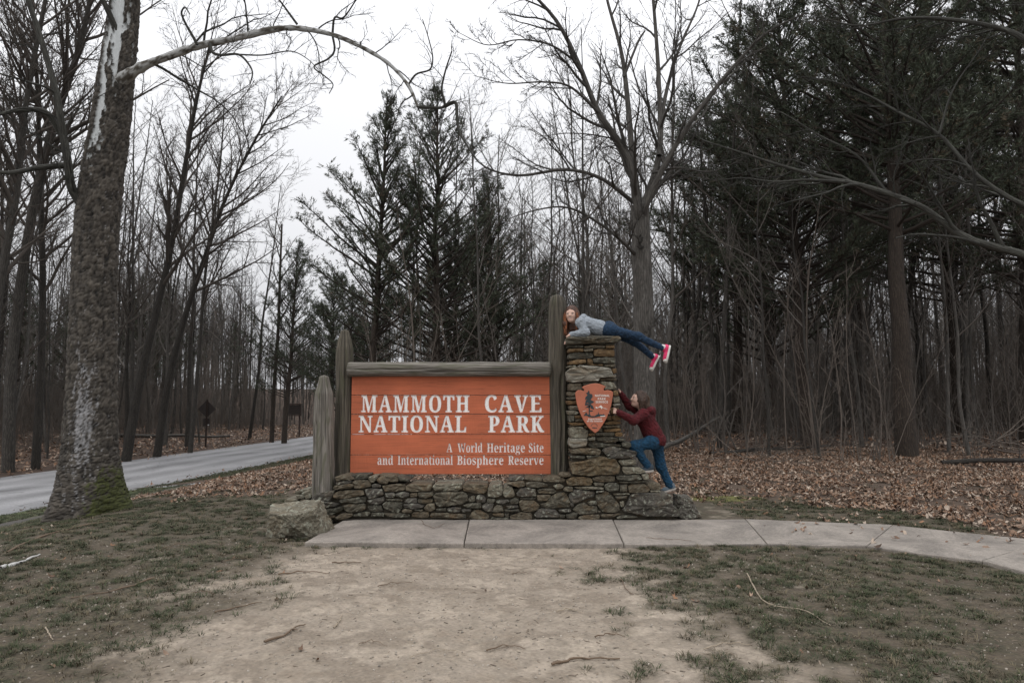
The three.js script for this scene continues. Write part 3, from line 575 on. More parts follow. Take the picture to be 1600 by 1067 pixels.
// ---------------------------------------------------------------- people: distance fields meshed with surface nets
function net(f, lo, hi, h) {
  const nx = Math.ceil((hi.x - lo.x) / h) + 1, ny = Math.ceil((hi.y - lo.y) / h) + 1, nz = Math.ceil((hi.z - lo.z) / h) + 1, D = new Float32Array(nx * ny * nz), at = (i, j, k) => i + nx * (j + ny * k), q = V();
  for (let k = 0; k < nz; k++) for (let j = 0; j < ny; j++) for (let i = 0; i < nx; i++) D[at(i, j, k)] = f(q.set(lo.x + i * h, lo.y + j * h, lo.z + k * h));
  const idx = new Int32Array(nx * ny * nz).fill(-1), pos = [], E = [[0, 1], [2, 3], [4, 5], [6, 7], [0, 2], [1, 3], [4, 6], [5, 7], [0, 4], [1, 5], [2, 6], [3, 7]], id = [];
  for (let k = 0; k < nz - 1; k++) for (let j = 0; j < ny - 1; j++) for (let i = 0; i < nx - 1; i++) {
    const v = []; let m = 0; for (let c = 0; c < 8; c++) { const d = D[at(i + (c & 1), j + ((c >> 1) & 1), k + (c >> 2))]; v.push(d); if (d < 0) m++; } if (!m || m === 8) continue;
    let x = 0, y = 0, z = 0, n = 0; for (const [a, b] of E) if ((v[a] < 0) !== (v[b] < 0)) { const t = v[a] / (v[a] - v[b]); x += (a & 1) + t * ((b & 1) - (a & 1)); y += ((a >> 1) & 1) + t * (((b >> 1) & 1) - ((a >> 1) & 1)); z += (a >> 2) + t * ((b >> 2) - (a >> 2)); n++; }
    idx[at(i, j, k)] = pos.length / 3; pos.push(lo.x + (i + x / n) * h, lo.y + (j + y / n) * h, lo.z + (k + z / n) * h);
  }
  const quad = (a, b, c, d, fl) => { if (a < 0 || b < 0 || c < 0 || d < 0) return; fl ? id.push(a, c, b, a, d, c) : id.push(a, b, c, a, c, d); };
  for (let k = 1; k < nz - 1; k++) for (let j = 1; j < ny - 1; j++) for (let i = 1; i < nx - 1; i++) {
    const s = D[at(i, j, k)] < 0;
    if (s !== (D[at(i + 1, j, k)] < 0)) quad(idx[at(i, j - 1, k - 1)], idx[at(i, j, k - 1)], idx[at(i, j, k)], idx[at(i, j - 1, k)], !s);
    if (s !== (D[at(i, j + 1, k)] < 0)) quad(idx[at(i - 1, j, k - 1)], idx[at(i - 1, j, k)], idx[at(i, j, k)], idx[at(i, j, k - 1)], !s);
    if (s !== (D[at(i, j, k + 1)] < 0)) quad(idx[at(i - 1, j - 1, k)], idx[at(i, j - 1, k)], idx[at(i, j, k)], idx[at(i - 1, j, k)], !s);
  }
  const g = new THREE.BufferGeometry(); g.setAttribute('position', new THREE.Float32BufferAttribute(pos, 3)); g.setIndex(id); g.computeVertexNormals();
  const uv = []; for (let k = 0; k < pos.length; k += 3) uv.push((pos[k] + pos[k + 2] * 0.5) * 4, (pos[k + 1] + pos[k + 2] * 0.5) * 4); g.setAttribute('uv', new THREE.Float32BufferAttribute(uv, 2));
  return g;
}
const smin = (a, b, k) => { const h = Math.max(k - Math.abs(a - b), 0) / k; return Math.min(a, b) - h * h * k * 0.25; };
const cap = (a, b, ra, rb = ra) => { const d = b.clone().sub(a), L = d.lengthSq() || 1e-9; return (p) => { const t = clamp(((p.x - a.x) * d.x + (p.y - a.y) * d.y + (p.z - a.z) * d.z) / L); return Math.hypot(p.x - a.x - d.x * t, p.y - a.y - d.y * t, p.z - a.z - d.z * t) - lerp(ra, rb, t); }; };
const ell = (c, f, u, rf, ru, rs) => { const s = V().crossVectors(f, u).normalize(); return (p) => { const x = p.x - c.x, y = p.y - c.y, z = p.z - c.z, a = (x * f.x + y * f.y + z * f.z) / rf, b = (x * u.x + y * u.y + z * u.z) / ru, e = (x * s.x + y * s.y + z * s.z) / rs, l = Math.hypot(a, b, e); return (l - 1) * Math.min(rf, ru, rs) * (l > 0.3 ? 1 : 1); }; };
const join = (k, ...fs) => (p) => { let m = 9; for (const f of fs) m = smin(m, f(p), k); return m; };
function meshSdf(f, pts, pad, h) { const b = new THREE.Box3().setFromPoints(pts).expandByScalar(pad); return net(f, b.min, b.max, h); }
const strip = (g) => { const q = g.clone(); return q; };
const clothTex = tex(128, 128, (u, v) => 0.5 + 0.4 * tn(u, v, 30, 30, 2, 3), false);
const heather = (c, a) => { const t = tex(128, 128, (u, v) => { const k = 1 + a * tn(u, v, 24, 24, 5, 3) + a * 0.8 * tn(u, v, 5, 5, 8, 2); return c.map((x) => x * k); }); return std({ map: t, bumpMap: clothTex, bumpScale: 0.002, roughness: 0.95 }); };
const skin = std({ color: col(0.56, 0.36, 0.28), roughness: 0.6 }), denim = heather([0.10, 0.185, 0.27], 0.4), denimB = heather([0.06, 0.215, 0.31], 0.4), pink = std({ color: col(0.74, 0.035, 0.14), roughness: 0.7 }), rubber = std({ color: col(0.66, 0.64, 0.6), roughness: 0.7 }), sockM = heather([0.78, 0.78, 0.77], 0.1);
const wrinkle = (f, amp, s, fx = 14, fy = 22) => (p) => f(p) + amp * 1.6 * (Math.abs(n3(p.x * fx * 0.8 + s, p.y * fy * 0.8 + p.x * 9, p.z * fx)) - 0.35) + amp * 0.9 * (Math.abs(n3(p.x * fx * 2.1 + p.y * 14, p.y * fy * 1.5 + s, p.z * 30)) - 0.35);
// head: skull, jaw, brow, nose, lips, ears; f = where the face looks, u = up
function headParts(c, f, u, S) {
  const s = V().crossVectors(f, u).normalize(), at = (a, b, e) => c.clone().addScaledVector(f, a * S).addScaledVector(u, b * S).addScaledVector(s, e * S);
  const sdf = join(0.03 * S / 0.1, ell(at(-0.08, 0.12, 0), f, u, 0.92 * S, 0.98 * S, 0.76 * S), ell(at(0.28, -0.38, 0), f, u, 0.56 * S, 0.72 * S, 0.56 * S), cap(at(0.62, -0.8, -0.1), at(0.62, -0.8, 0.1), 0.19 * S), cap(at(0.68, 0.2, -0.36), at(0.68, 0.2, 0.36), 0.14 * S), ell(at(0.66, -0.22, 0.32), f, u, 0.2 * S, 0.22 * S, 0.2 * S), ell(at(0.66, -0.22, -0.32), f, u, 0.2 * S, 0.22 * S, 0.2 * S));
  const nose = cap(at(0.82, 0.08, 0), at(1.03, -0.22, 0), 0.07 * S, 0.125 * S), ears = (p) => Math.min(ell(at(-0.05, -0.05, 0.78), f, u, 0.16 * S, 0.26 * S, 0.07 * S)(p), ell(at(-0.05, -0.05, -0.78), f, u, 0.16 * S, 0.26 * S, 0.07 * S)(p));
  const sock = (p) => Math.min(ell(at(0.84, 0.02, 0.31), f, u, 0.16 * S, 0.11 * S, 0.19 * S)(p), ell(at(0.84, 0.02, -0.31), f, u, 0.16 * S, 0.11 * S, 0.19 * S)(p));
  return { at, s, sdf: (p) => Math.min(smin(Math.max(sdf(p), -sock(p) * 0.8), nose(p), 0.02), ears(p)) };
}
function face(body, h, S, f, u, smile) {
  const white = std({ color: col(0.75, 0.73, 0.7), roughness: 0.3 }), dark = std({ color: col(0.03, 0.022, 0.018), roughness: 0.35 }), lip = std({ color: col(0.42, 0.15, 0.13), roughness: 0.5 }), brow = std({ color: col(0.1, 0.05, 0.03) });
  for (const e of [-1, 1]) {
    const g = new THREE.SphereGeometry(0.105 * S, 14, 10); g.translate(...h.at(0.76, 0.02, 0.31 * e).toArray()); const eye = mesh('eye', g, white, body);
    const i = new THREE.SphereGeometry(0.062 * S, 12, 8); i.translate(...h.at(0.825, 0.02, 0.31 * e).toArray()); mesh('iris', i, dark, eye);
    const tb = new TB(); tb.tube([h.at(0.83, 0.2, 0.14 * e), h.at(0.84, 0.26, 0.32 * e), h.at(0.74, 0.2, 0.5 * e)], [0.028 * S, 0.034 * S, 0.015 * S], 6); mesh('eyebrow', tb.geo(), brow, body);
  }
  const m = meshSdf(ell(h.at(0.8, -0.52, 0), f, u, 0.1 * S, (smile ? 0.11 : 0.05) * S, 0.27 * S), [h.at(0.8, -0.52, 0)], 0.32 * S, 0.035 * S); const mm = mesh('lips', m, lip, body);
  if (smile) mesh('teeth', meshSdf(ell(h.at(0.835, -0.49, 0), f, u, 0.085 * S, 0.06 * S, 0.21 * S), [h.at(0.835, -0.49, 0)], 0.3 * S, 0.025 * S), white, mm);
}
// hand: w = wrist, f = along the hand, n = back of the hand, curl = bend of the fingers (radians per joint)
function hand(w, f, n, curl, side, S = 1) {
  const s = V().crossVectors(f, n).normalize(), o = (a, b, c) => w.clone().addScaledVector(f, a * S).addScaledVector(n, b * S).addScaledVector(s, c * S), fs = [], pts = [w];
  fs.push(cap(o(0.0, 0, 0), o(0.02, 0, 0), 0.02 * S, 0.022 * S)); for (let k = 0; k < 4; k++) fs.push(cap(o(0.02, 0, (k - 1.5) * 0.01), o(0.065, 0, (k - 1.5) * 0.017), 0.012 * S, 0.0095 * S));
  const palm = join(0.012, ...fs), fin = [];
  const chain = (p, d, lens, r) => { const q = p.clone(); lens.forEach((l, k) => { const a = curl * (k + 1), dd = d.clone().multiplyScalar(Math.cos(a)).addScaledVector(n, -Math.sin(a)).normalize(), e = q.clone().addScaledVector(dd, l * S); fin.push(cap(q, e, r * S * (1 - 0.12 * k), r * S * (0.9 - 0.12 * k))); q.copy(e); pts.push(e); }); };
  [[-1.5, 0.9], [-0.5, 1.05], [0.5, 1], [1.5, 0.8]].forEach(([k, l]) => chain(o(0.065, 0, k * 0.017), f.clone().addScaledVector(s, k * 0.06).normalize(), [0.034 * l, 0.023 * l, 0.018 * l], 0.0085, true));
  const td = f.clone().multiplyScalar(0.55).addScaledVector(s, side * 0.85).addScaledVector(n, -0.25).normalize(); const t0 = o(0.018, -0.004, side * 0.016), t1 = t0.clone().addScaledVector(td, 0.034 * S), t2 = t1.clone().addScaledVector(f, 0.022 * S).addScaledVector(td, 0.012 * S); fin.push(cap(t0, t1, 0.012 * S, 0.0095 * S), cap(t1, t2, 0.0095 * S, 0.0075 * S)); pts.push(t2);
  return meshSdf((p) => { let m = palm(p); for (const q of fin) m = smin(m, q(p), 0.004); return m; }, pts, 0.03, 0.004);
}
function shoe(parent, ankle, heel, toe, out, upperMat, soleMat, toeMat) {
  const f = toe.clone().sub(heel), L = f.length(); f.normalize(); const u = out.clone().negate(); u.addScaledVector(f, -u.dot(f)).normalize(); const s = V().crossVectors(f, u).normalize(), at = (a, b, c = 0) => heel.clone().addScaledVector(f, a * L).addScaledVector(u, b).addScaledVector(s, c);
  const up = join(0.03, ell(at(0.2, 0.05), f, u, 0.2 * L, 0.045, 0.034), ell(at(0.62, 0.03), f, u, 0.38 * L, 0.032, 0.042), cap(at(0.22, 0.06), ankle, 0.034, 0.034)), flat = (p) => -((p.x - heel.x) * u.x + (p.y - heel.y) * u.y + (p.z - heel.z) * u.z) + 0.012;
  const top = (p) => (p.x - heel.x) * u.x + (p.y - heel.y) * u.y + (p.z - heel.z) * u.z - 0.085;
  const sh = mesh('shoe', meshSdf((p) => Math.max(up(p), flat(p), top(p)), [heel, toe, ankle], 0.07, 0.006), upperMat, parent);
  const out2 = join(0.03, ell(at(0.22, 0.01), f, u, 0.235 * L, 0.06, 0.039), ell(at(0.64, 0.01), f, u, 0.385 * L, 0.06, 0.047));
  mesh('sole', meshSdf((p) => { const y = (p.x - heel.x) * u.x + (p.y - heel.y) * u.y + (p.z - heel.z) * u.z; return Math.max(out2(p), y - 0.02, -y - 0.006); }, [heel, toe], 0.07, 0.005), soleMat, sh);
  if (toeMat) mesh('toe_cap', meshSdf(ell(at(0.88, 0.026), f, u, 0.13 * L, 0.026, 0.042), [at(0.88, 0.026)], 0.06, 0.005), toeMat, sh);
  const tb = new TB(); for (let k = 0; k < 5; k++) { const a = 0.42 + k * 0.09, y = 0.066 - k * 0.002; tb.tube([at(a, y - 0.014, -0.026), at(a + 0.01, y, 0), at(a, y - 0.014, 0.026)], [0.0045, 0.0045, 0.0045], 5); } mesh('laces', tb.geo(), rubber, sh);
  return sh;
}
function hairTubes(list, r) { const tb = new TB(); for (const p of list) { const q = smooth(p, 9); tb.tube(q, q.map((_, k) => r * (k > 7 ? 0.35 : 1) * R(0.8, 1.2)), 5); } return tb.geo(); }
function mergeBody(list) { return mergeGeometries(list.map((g) => { const q = g.clone(); for (const k of Object.keys(q.attributes)) if (!['position', 'normal', 'uv'].includes(k)) q.deleteAttribute(k); return q; })); }
{ // the girl lying across the pillar's cap
  seed(77);
  const g = thing('person', 'person in grey hoodie, dark jeans and pink shoes lying across the pillar top', 'person');
  const D = 8.74, S = 0.098, hc = P(893.5, 491.5, D + 0.02), f = V(-0.34, -0.02, 0.94).normalize(), u0 = V(-0.06, 1, 0.04), u = u0.addScaledVector(f, -u0.dot(f)).normalize(), h = headParts(hc, f, u, S);
  const neck = P(904, 502, D), chest = P(915, 507, D), waist = P(934, 512, D), pel = P(951, 515, D), shN = P(907, 504, D - 0.13), shF = P(905, 502, D + 0.13), elN = P(915.5, 519.5, D - 0.17), elF = P(911, 519, D + 0.18), wrN = P(893, 522.5, D - 0.14), wrF = P(893, 522.5, D + 0.12);
  const hpN = P(954, 516, D - 0.075), hpF = P(953, 517.5, D + 0.07), knN = P(997, 525.5, D - 0.09), knF = P(991, 533, D + 0.08), anN = P(1038, 545, D - 0.1), anF = P(1023, 560, D + 0.07);
  const all = [hc, pel, anN, anF, wrN, wrF, elN, elF];
  const body = join(0.03, h.sdf, cap(neck, h.at(-0.25, -0.7, 0), 0.045, 0.043), cap(chest, neck, 0.07, 0.04), cap(chest, waist, 0.075, 0.07), cap(waist, pel, 0.07, 0.075), cap(shN, elN, 0.033, 0.028), cap(elN, wrN, 0.028, 0.02), cap(shF, elF, 0.033, 0.028), cap(elF, wrF, 0.028, 0.02), cap(hpN, knN, 0.055, 0.04), cap(knN, anN, 0.038, 0.028), cap(hpF, knF, 0.055, 0.04), cap(knF, anF, 0.038, 0.028), cap(chest, shN, 0.05, 0.035), cap(chest, shF, 0.05, 0.035));
  const hd = V(-0.9, -0.42, 0.05).normalize(), hn = V(-0.42, 0.9, 0.05).normalize();
  const hF = (p) => h.sdf(p);
  const gb = mesh('body', mergeBody([meshSdf(body, all, 0.16, 0.012), meshSdf(join(0.02, hF, cap(neck, h.at(-0.25, -0.7, 0), 0.045, 0.043)), [hc], 0.15, 0.0045), hand(wrN, hd, hn, 0.55, 1), hand(wrF, hd, hn, 0.55, -1)]), skin, g);
  face(g, h, S, f, u, true);
  const grey = heather([0.56, 0.585, 0.61], 0.13);
  const hood = join(0.045, cap(chest, neck.clone().lerp(chest, 0.35), 0.1, 0.075), cap(chest, waist, 0.1, 0.093), cap(waist, P(946, 515, D), 0.093, 0.102), cap(chest, shN, 0.07, 0.062), cap(chest, shF, 0.07, 0.062));
  const armN = join(0.03, cap(shN, elN, 0.058, 0.05), cap(elN, wrN, 0.05, 0.034)), armF = join(0.03, cap(shF, elF, 0.058, 0.05), cap(elF, wrF, 0.05, 0.034)), neckHole = cap(neck.clone().add(V(0.01, 0, 0)), h.at(-0.2, -0.6, 0), 0.06, 0.07);
  const hoodie = mesh('hoodie', meshSdf(wrinkle((p) => Math.max(smin(smin(hood(p), armN(p), 0.03), armF(p), 0.03), -neckHole(p), (p.x - P(948, 515, D).x) + 0.25 * (p.y - 2.35)), 0.006, 3), [neck, shN, shF, elN, elF, wrN, wrF, pel], 0.12, 0.007), grey, g);
  const hb = P(911, 497, D), hl = join(0.03, cap(hb.clone().add(V(-0.02, -0.01, -0.07)), hb.clone().add(V(0.01, 0.01, 0)), 0.036, 0.04), cap(hb.clone().add(V(0.01, 0.01, 0)), hb.clone().add(V(-0.03, -0.02, 0.09)), 0.04, 0.034), cap(hb.clone().add(V(-0.03, -0.02, 0.09)), P(903, 506, D - 0.11), 0.03, 0.02));
  mesh('hood', meshSdf(wrinkle(hl, 0.006, 9), [hb], 0.2, 0.009), grey, hoodie);
  for (const w of [[wrN, elN], [wrF, elF]]) { const d = w[1].clone().sub(w[0]).normalize(); mesh('cuff', meshSdf(cap(w[0].clone().addScaledVector(d, 0.005), w[0].clone().addScaledVector(d, 0.04), 0.032, 0.034), [w[0]], 0.09, 0.008), grey, hoodie); }
  const seat = join(0.05, cap(P(941, 515, D), pel, 0.09, 0.098), cap(pel, hpN, 0.09, 0.078), cap(pel, hpF, 0.09, 0.078), cap(hpN, knN, 0.072, 0.05), cap(knN, anN.clone().lerp(knN, 0.1), 0.049, 0.039), cap(hpF, knF, 0.072, 0.05), cap(knF, anF.clone().lerp(knF, 0.1), 0.049, 0.039));
  mesh('jeans', meshSdf(wrinkle(seat, 0.006, 21, 20, 16), [pel, knN, knF, anN, anF, P(941, 515, D)], 0.13, 0.0075), denim, g);
  for (const [a, k, heel, toe] of [[anN, knN, P(1048, 540, D - 0.1), P(1042, 567, D - 0.1)], [anF, knF, P(1031, 556, D + 0.07), P(1019.5, 580, D + 0.07)]]) {
    mesh('sock', meshSdf(cap(a.clone().lerp(k, 0.16), a.clone().lerp(heel, 0.35), 0.036, 0.036), [a], 0.09, 0.008), sockM, g);
    const out = V(0.95, 0.12, 0.12).normalize(); shoe(g, a.clone().lerp(heel, 0.3), heel, toe, out, pink, rubber, rubber);
  }
  // long hair parted over the brow, hanging to both sides of the face
  const hairM = std({ map: tex(64, 64, (u, v) => { const k = 1 + 0.4 * tn(u, v, 14, 3, 3, 3); return [0.29 * k, 0.18 * k, 0.12 * k]; }), roughness: 0.55 }), hairEnd = std({ color: col(0.26, 0.085, 0.028), roughness: 0.55 });
  const shell = ell(h.at(-0.16, 0.2, 0), f, u, 1.0 * S, 1.06 * S, 0.9 * S), facecut = join(0.02, ell(h.at(0.85, -0.2, 0), f, u, 0.75 * S, 0.86 * S, 0.56 * S));
  const locks = join(0.03, cap(h.at(0.1, 0.1, 0.78), h.at(0.3, -1.2, 0.85), 0.03, 0.035), cap(h.at(0.3, -1.2, 0.85), h.at(0.3, -2.2, 0.8), 0.034, 0.02), cap(h.at(0.1, 0.1, -0.78), h.at(0.25, -1.1, -0.85), 0.03, 0.036), cap(h.at(0.25, -1.1, -0.85), h.at(0.45, -2.2, -0.8), 0.034, 0.02), cap(h.at(-0.5, -0.3, 0.3), h.at(-0.3, -1.9, 0.3), 0.05, 0.03), cap(h.at(-0.5, -0.3, -0.4), h.at(-0.2, -1.9, -0.3), 0.05, 0.03));
  const hr = mesh('hair', meshSdf(wrinkle((p) => Math.max(smin(shell(p), locks(p), 0.03), -facecut(p)), 0.005, 5, 60, 12), [hc, h.at(0, -2.2, 0)], 0.16, 0.006), hairM, g);
  const st = []; for (let k = 0; k < 120; k++) { const e = rnd() < 0.5 ? -1 : 1, a = R(-0.5, 0.55), w = R(0.72, 1.02); st.push([h.at(a * 0.5, 0.75 - Math.abs(a) * 0.3, e * 0.5), h.at(a, 0.0, e * w * 0.95), h.at(a + 0.1, -0.9, e * (w + R(-0.1, 0.15))), h.at(a + 0.15 + R(-0.1, 0.1), -1.7, e * (w + R(-0.2, 0.2))), h.at(a + 0.25, R(-2.1, -2.75), e * (w + R(-0.3, 0.25)))]); }
  mesh('hair_strands', hairTubes(st, 0.0042), hairEnd, hr);
}
{ // the child climbing the pillar's side
  seed(78);
  const g = thing('person', 'person in burgundy hoodie and blue jeans climbing the stepped side of the stone pillar', 'person');
  const D = 8.74, S = 0.097, hc = P(998.5, 624, D), f = V(-0.95, 0.2, 0.2).normalize(), u0 = V(0.22, 1, 0), u = u0.addScaledVector(f, -u0.dot(f)).normalize(), h = headParts(hc, f, u, S);
  const neck = P(1004, 640, D), chest = P(1009, 656, D), waist = P(1018, 674, D), pel = P(1023, 688, D), shN = P(1006, 647, D - 0.13), shF = P(1003, 645, D + 0.13), elN = P(990, 657, D - 0.22), wrN = P(966, 644, D - 0.3), elF = P(983, 634, D + 0.16), wrF = P(970.5, 615, D + 0.1);
  const hpN = P(1018, 691, D - 0.08), hpF = P(1026, 693, D + 0.08), knN = P(991, 697, D - 0.14), anN = P(1012.5, 728, D - 0.1), knF = P(1033, 729, D + 0.08), anF = P(1047.5, 760, D + 0.07), all = [hc, pel, anN, anF, wrN, wrF, knN];
  const body = join(0.03, h.sdf, cap(neck, h.at(-0.25, -0.7, 0), 0.042, 0.042), cap(chest, neck, 0.07, 0.04), cap(chest, waist, 0.075, 0.07), cap(waist, pel, 0.07, 0.075), cap(shN, elN, 0.033, 0.028), cap(elN, wrN, 0.028, 0.02), cap(shF, elF, 0.033, 0.028), cap(elF, wrF, 0.028, 0.02), cap(hpN, knN, 0.055, 0.042), cap(knN, anN, 0.038, 0.028), cap(hpF, knF, 0.055, 0.042), cap(knF, anF, 0.038, 0.028), cap(chest, shN, 0.05, 0.035), cap(chest, shF, 0.05, 0.035));
  const fN = V(-0.93, 0.2, 0.2).normalize(), nN = V(0.2, 0.3, 0.9).normalize(), fF = V(-0.45, 0.88, 0.1).normalize(), nF = V(0.85, 0.5, 0).normalize();
  mesh('body', mergeBody([meshSdf(body, all, 0.16, 0.012), meshSdf(join(0.02, h.sdf, cap(neck, h.at(-0.25, -0.7, 0), 0.042, 0.042)), [hc], 0.15, 0.0045), hand(wrN, fN, nN, 0.45, 1, 0.9), hand(wrF, fF, nF, 0.4, -1, 0.9)]), skin, g);
  face(g, h, S, f, u, false);
  const wine = heather([0.295, 0.055, 0.08], 0.3), hemC = P(1026, 690, D);
  const coat = join(0.05, cap(chest, neck.clone().lerp(chest, 0.3), 0.108, 0.075), cap(chest, waist, 0.108, 0.11), cap(waist, P(1026, 688, D), 0.11, 0.122), cap(chest, shN, 0.075, 0.066), cap(chest, shF, 0.075, 0.066));
  const sl = join(0.03, cap(shN, elN, 0.066, 0.055), cap(elN, wrN, 0.055, 0.036)), sl2 = join(0.03, cap(shF, elF, 0.064, 0.052), cap(elF, wrF, 0.052, 0.036)), hole = cap(neck, h.at(-0.2, -0.5, 0), 0.056, 0.08), dn = pel.clone().sub(chest).normalize(), hemP = P(1027, 694.5, D);
  const hoodie = mesh('hoodie', meshSdf(wrinkle((p) => Math.max(smin(smin(coat(p), sl(p), 0.03), sl2(p), 0.03), -hole(p), (hemP.y - p.y) * 0.98 + (p.x - hemP.x) * -0.18), 0.007, 13), [neck, shN, shF, elN, elF, wrN, wrF, pel], 0.14, 0.0075), wine, g);
  const hb = P(1015, 641, D), hl = join(0.035, cap(hb.clone().add(V(-0.02, 0, -0.08)), hb.clone().add(V(0.02, -0.01, 0)), 0.042, 0.05), cap(hb.clone().add(V(0.02, -0.01, 0)), hb.clone().add(V(-0.02, 0, 0.1)), 0.05, 0.042), cap(hb.clone().add(V(0.02, -0.01, 0)), hb.clone().add(V(0.045, -0.07, 0.01)), 0.05, 0.03));
  mesh('hood', meshSdf(wrinkle(hl, 0.006, 19), [hb], 0.2, 0.009), wine, hoodie);
  const legs = join(0.05, cap(waist, pel, 0.08, 0.095), cap(pel, hpN, 0.09, 0.08), cap(pel, hpF, 0.09, 0.08), cap(hpN, knN, 0.08, 0.062), cap(knN, anN, 0.06, 0.047), cap(hpF, knF, 0.08, 0.06), cap(knF, anF.clone().lerp(knF, 0.03), 0.058, 0.05));
  mesh('jeans', meshSdf(wrinkle(legs, 0.007, 41, 14, 24), [pel, knN, knF, anN, anF], 0.13, 0.0075), denimB, g);
  const navy = std({ color: col(0.035, 0.05, 0.065), roughness: 0.8 }), slate = std({ color: col(0.10, 0.13, 0.155), roughness: 0.85 }), gum = std({ color: col(0.4, 0.36, 0.32), roughness: 0.8 });
  for (const [a, k, heel, toe, m] of [[anN, knN, P(1021.5, 736.5, D - 0.1), P(1000, 738, D - 0.1), navy], [anF, knF, P(1056, 764, D + 0.07), P(1034, 770.5, D + 0.07), slate]]) {
    mesh('sock', meshSdf(cap(a.clone().lerp(k, 0.08), a.clone().lerp(heel, 0.35), 0.037, 0.037), [a], 0.09, 0.008), sockM, g);
    shoe(g, a.clone().lerp(heel, 0.3), heel, toe, V(0.02, -1, 0), m, gum);
  }
  const hairM = std({ map: tex(64, 64, (u, v) => { const k = 1 + 0.4 * tn(u, v, 14, 3, 3, 3); return [0.25 * k, 0.18 * k, 0.135 * k]; }), roughness: 0.6 }), hairL = std({ color: col(0.075, 0.043, 0.026), roughness: 0.6 });
  const shell = ell(h.at(-0.2, 0.18, 0), f, u, 1.02 * S, 1.06 * S, 0.92 * S), cut = ell(h.at(0.95, -0.25, 0), f, u, 0.72 * S, 0.9 * S, 0.75 * S), low = join(0.04, cap(h.at(-0.5, -0.1, 0.3), h.at(-0.75, -0.95, 0.35), 0.055, 0.04), cap(h.at(-0.5, -0.1, -0.3), h.at(-0.75, -0.95, -0.35), 0.055, 0.04), cap(h.at(-0.1, -0.2, 0.78), h.at(-0.2, -1.15, 0.8), 0.028, 0.02), cap(h.at(-0.1, -0.2, -0.78), h.at(-0.2, -1.15, -0.8), 0.028, 0.02));
  const hr = mesh('hair', meshSdf(wrinkle((p) => Math.max(smin(shell(p), low(p), 0.03), -cut(p)), 0.006, 7, 40, 20), [hc, h.at(-0.4, -1.1, 0)], 0.16, 0.006), hairM, g);
  const st = []; for (let k = 0; k < 110; k++) { const z = R(-0.9, 0.9), a = R(-0.9, 0.25); st.push([h.at(-0.1, 1.02, z * 0.3), h.at(a - 0.2, 0.55, z * 0.85), h.at(a - 0.35, -0.25, z + R(-0.1, 0.1)), h.at(a - 0.5 + R(-0.2, 0.2), R(-0.7, -1.35), z * 1.1 + R(-0.35, 0.35))]); }
  mesh('hair_strands', hairTubes(st, 0.005), hairL, hr);
}
// ---------------------------------------------------------------- road signs seen from behind
{
  const rust = std({ color: col(0.035, 0.022, 0.017), roughness: 0.75 }), plate = std({ map: tex(128, 128, (u, v) => { const k = 1 + 0.3 * tn(u, v, 4, 4, 3, 4); return [0.16 * k, 0.13 * k, 0.115 * k]; }), roughness: 0.7 });
  const base = G(321, 700, -1.03), D = -base.z, a = thing('road_sign', 'dark diamond road sign seen from behind with a small plate on its post', 'road sign'); a.position.copy(base);
  const L = (x, y) => { const p = P(x, y, D); return [p.x - base.x, p.y - base.y]; };
  const top = L(323, 624)[1], bx = (w, h, d, x, y, z) => { const g = new THREE.BoxGeometry(w, h, d); g.translate(x, y, z); return g; };
  mesh('post', mergeGeometries([bx(0.06, top + 0.35, 0.012, 0, (top - 0.35) / 2, 0), bx(0.012, top + 0.35, 0.05, -0.03, (top - 0.35) / 2, 0.025), bx(0.012, top + 0.35, 0.05, 0.03, (top - 0.35) / 2, 0.025)]), rust, a);
  const dia = new THREE.Shape([[322, 626], [335.5, 639], [322, 652], [309, 639]].map((p) => new THREE.Vector2(...L(...p)))); const g = new THREE.ExtrudeGeometry(dia, { depth: 0.004, bevelEnabled: true, bevelSize: 0.02, bevelThickness: 0.002, bevelSegments: 2 }); g.translate(0, 0, -0.035); mesh('sign_plate', g, plate, a);
  const [p0, p1] = [L(316, 666), L(327.5, 654)]; mesh('lower_plate', bx(p1[0] - p0[0], p1[1] - p0[1], 0.005, (p0[0] + p1[0]) / 2, (p0[1] + p1[1]) / 2, -0.02), plate, a);
  const [s0, s1] = [L(323.6, 665), L(326, 663)]; mesh('sticker', bx(s1[0] - s0[0], s1[1] - s0[1], 0.004, (s0[0] + s1[0]) / 2, (s0[1] + s1[1]) / 2, -0.012), std({ color: col(0.5, 0.5, 0.5) }), a);
  const b0 = G(443, 682, -1.0), E = -b0.z, b = thing('notice_board', 'dark rectangular board on two posts seen from behind across the road', 'sign board'); b.position.copy(b0); b.position.y = H(b0.x, b0.z);
  const K = (x, y) => { const p = P(x, y, E); return [p.x - b.position.x, p.y - b.position.y]; };
  for (const x of [444, 467.5]) { const t = K(x, 632); mesh('post', bx(0.09, t[1] + 0.3, 0.09, t[0], (t[1] - 0.3) / 2, -0.1), rust, b); }
  const c0 = K(443, 649), c1 = K(471, 631.5), w = c1[0] - c0[0], hh = c1[1] - c0[1]; mesh('panel', bx(w - 0.1, hh - 0.1, 0.04, (c0[0] + c1[0]) / 2, (c0[1] + c1[1]) / 2, -0.02), plate, b);
  const cx = (c0[0] + c1[0]) / 2, cy = (c0[1] + c1[1]) / 2; mesh('frame', mergeGeometries([bx(w, 0.07, 0.09, cx, c0[1], 0), bx(w, 0.07, 0.09, cx, c1[1], 0), bx(0.07, hh - 0.07, 0.09, c0[0] + 0.035, cy, 0), bx(0.07, hh - 0.07, 0.09, c1[0] - 0.035, cy, 0)]), rust, b);
}
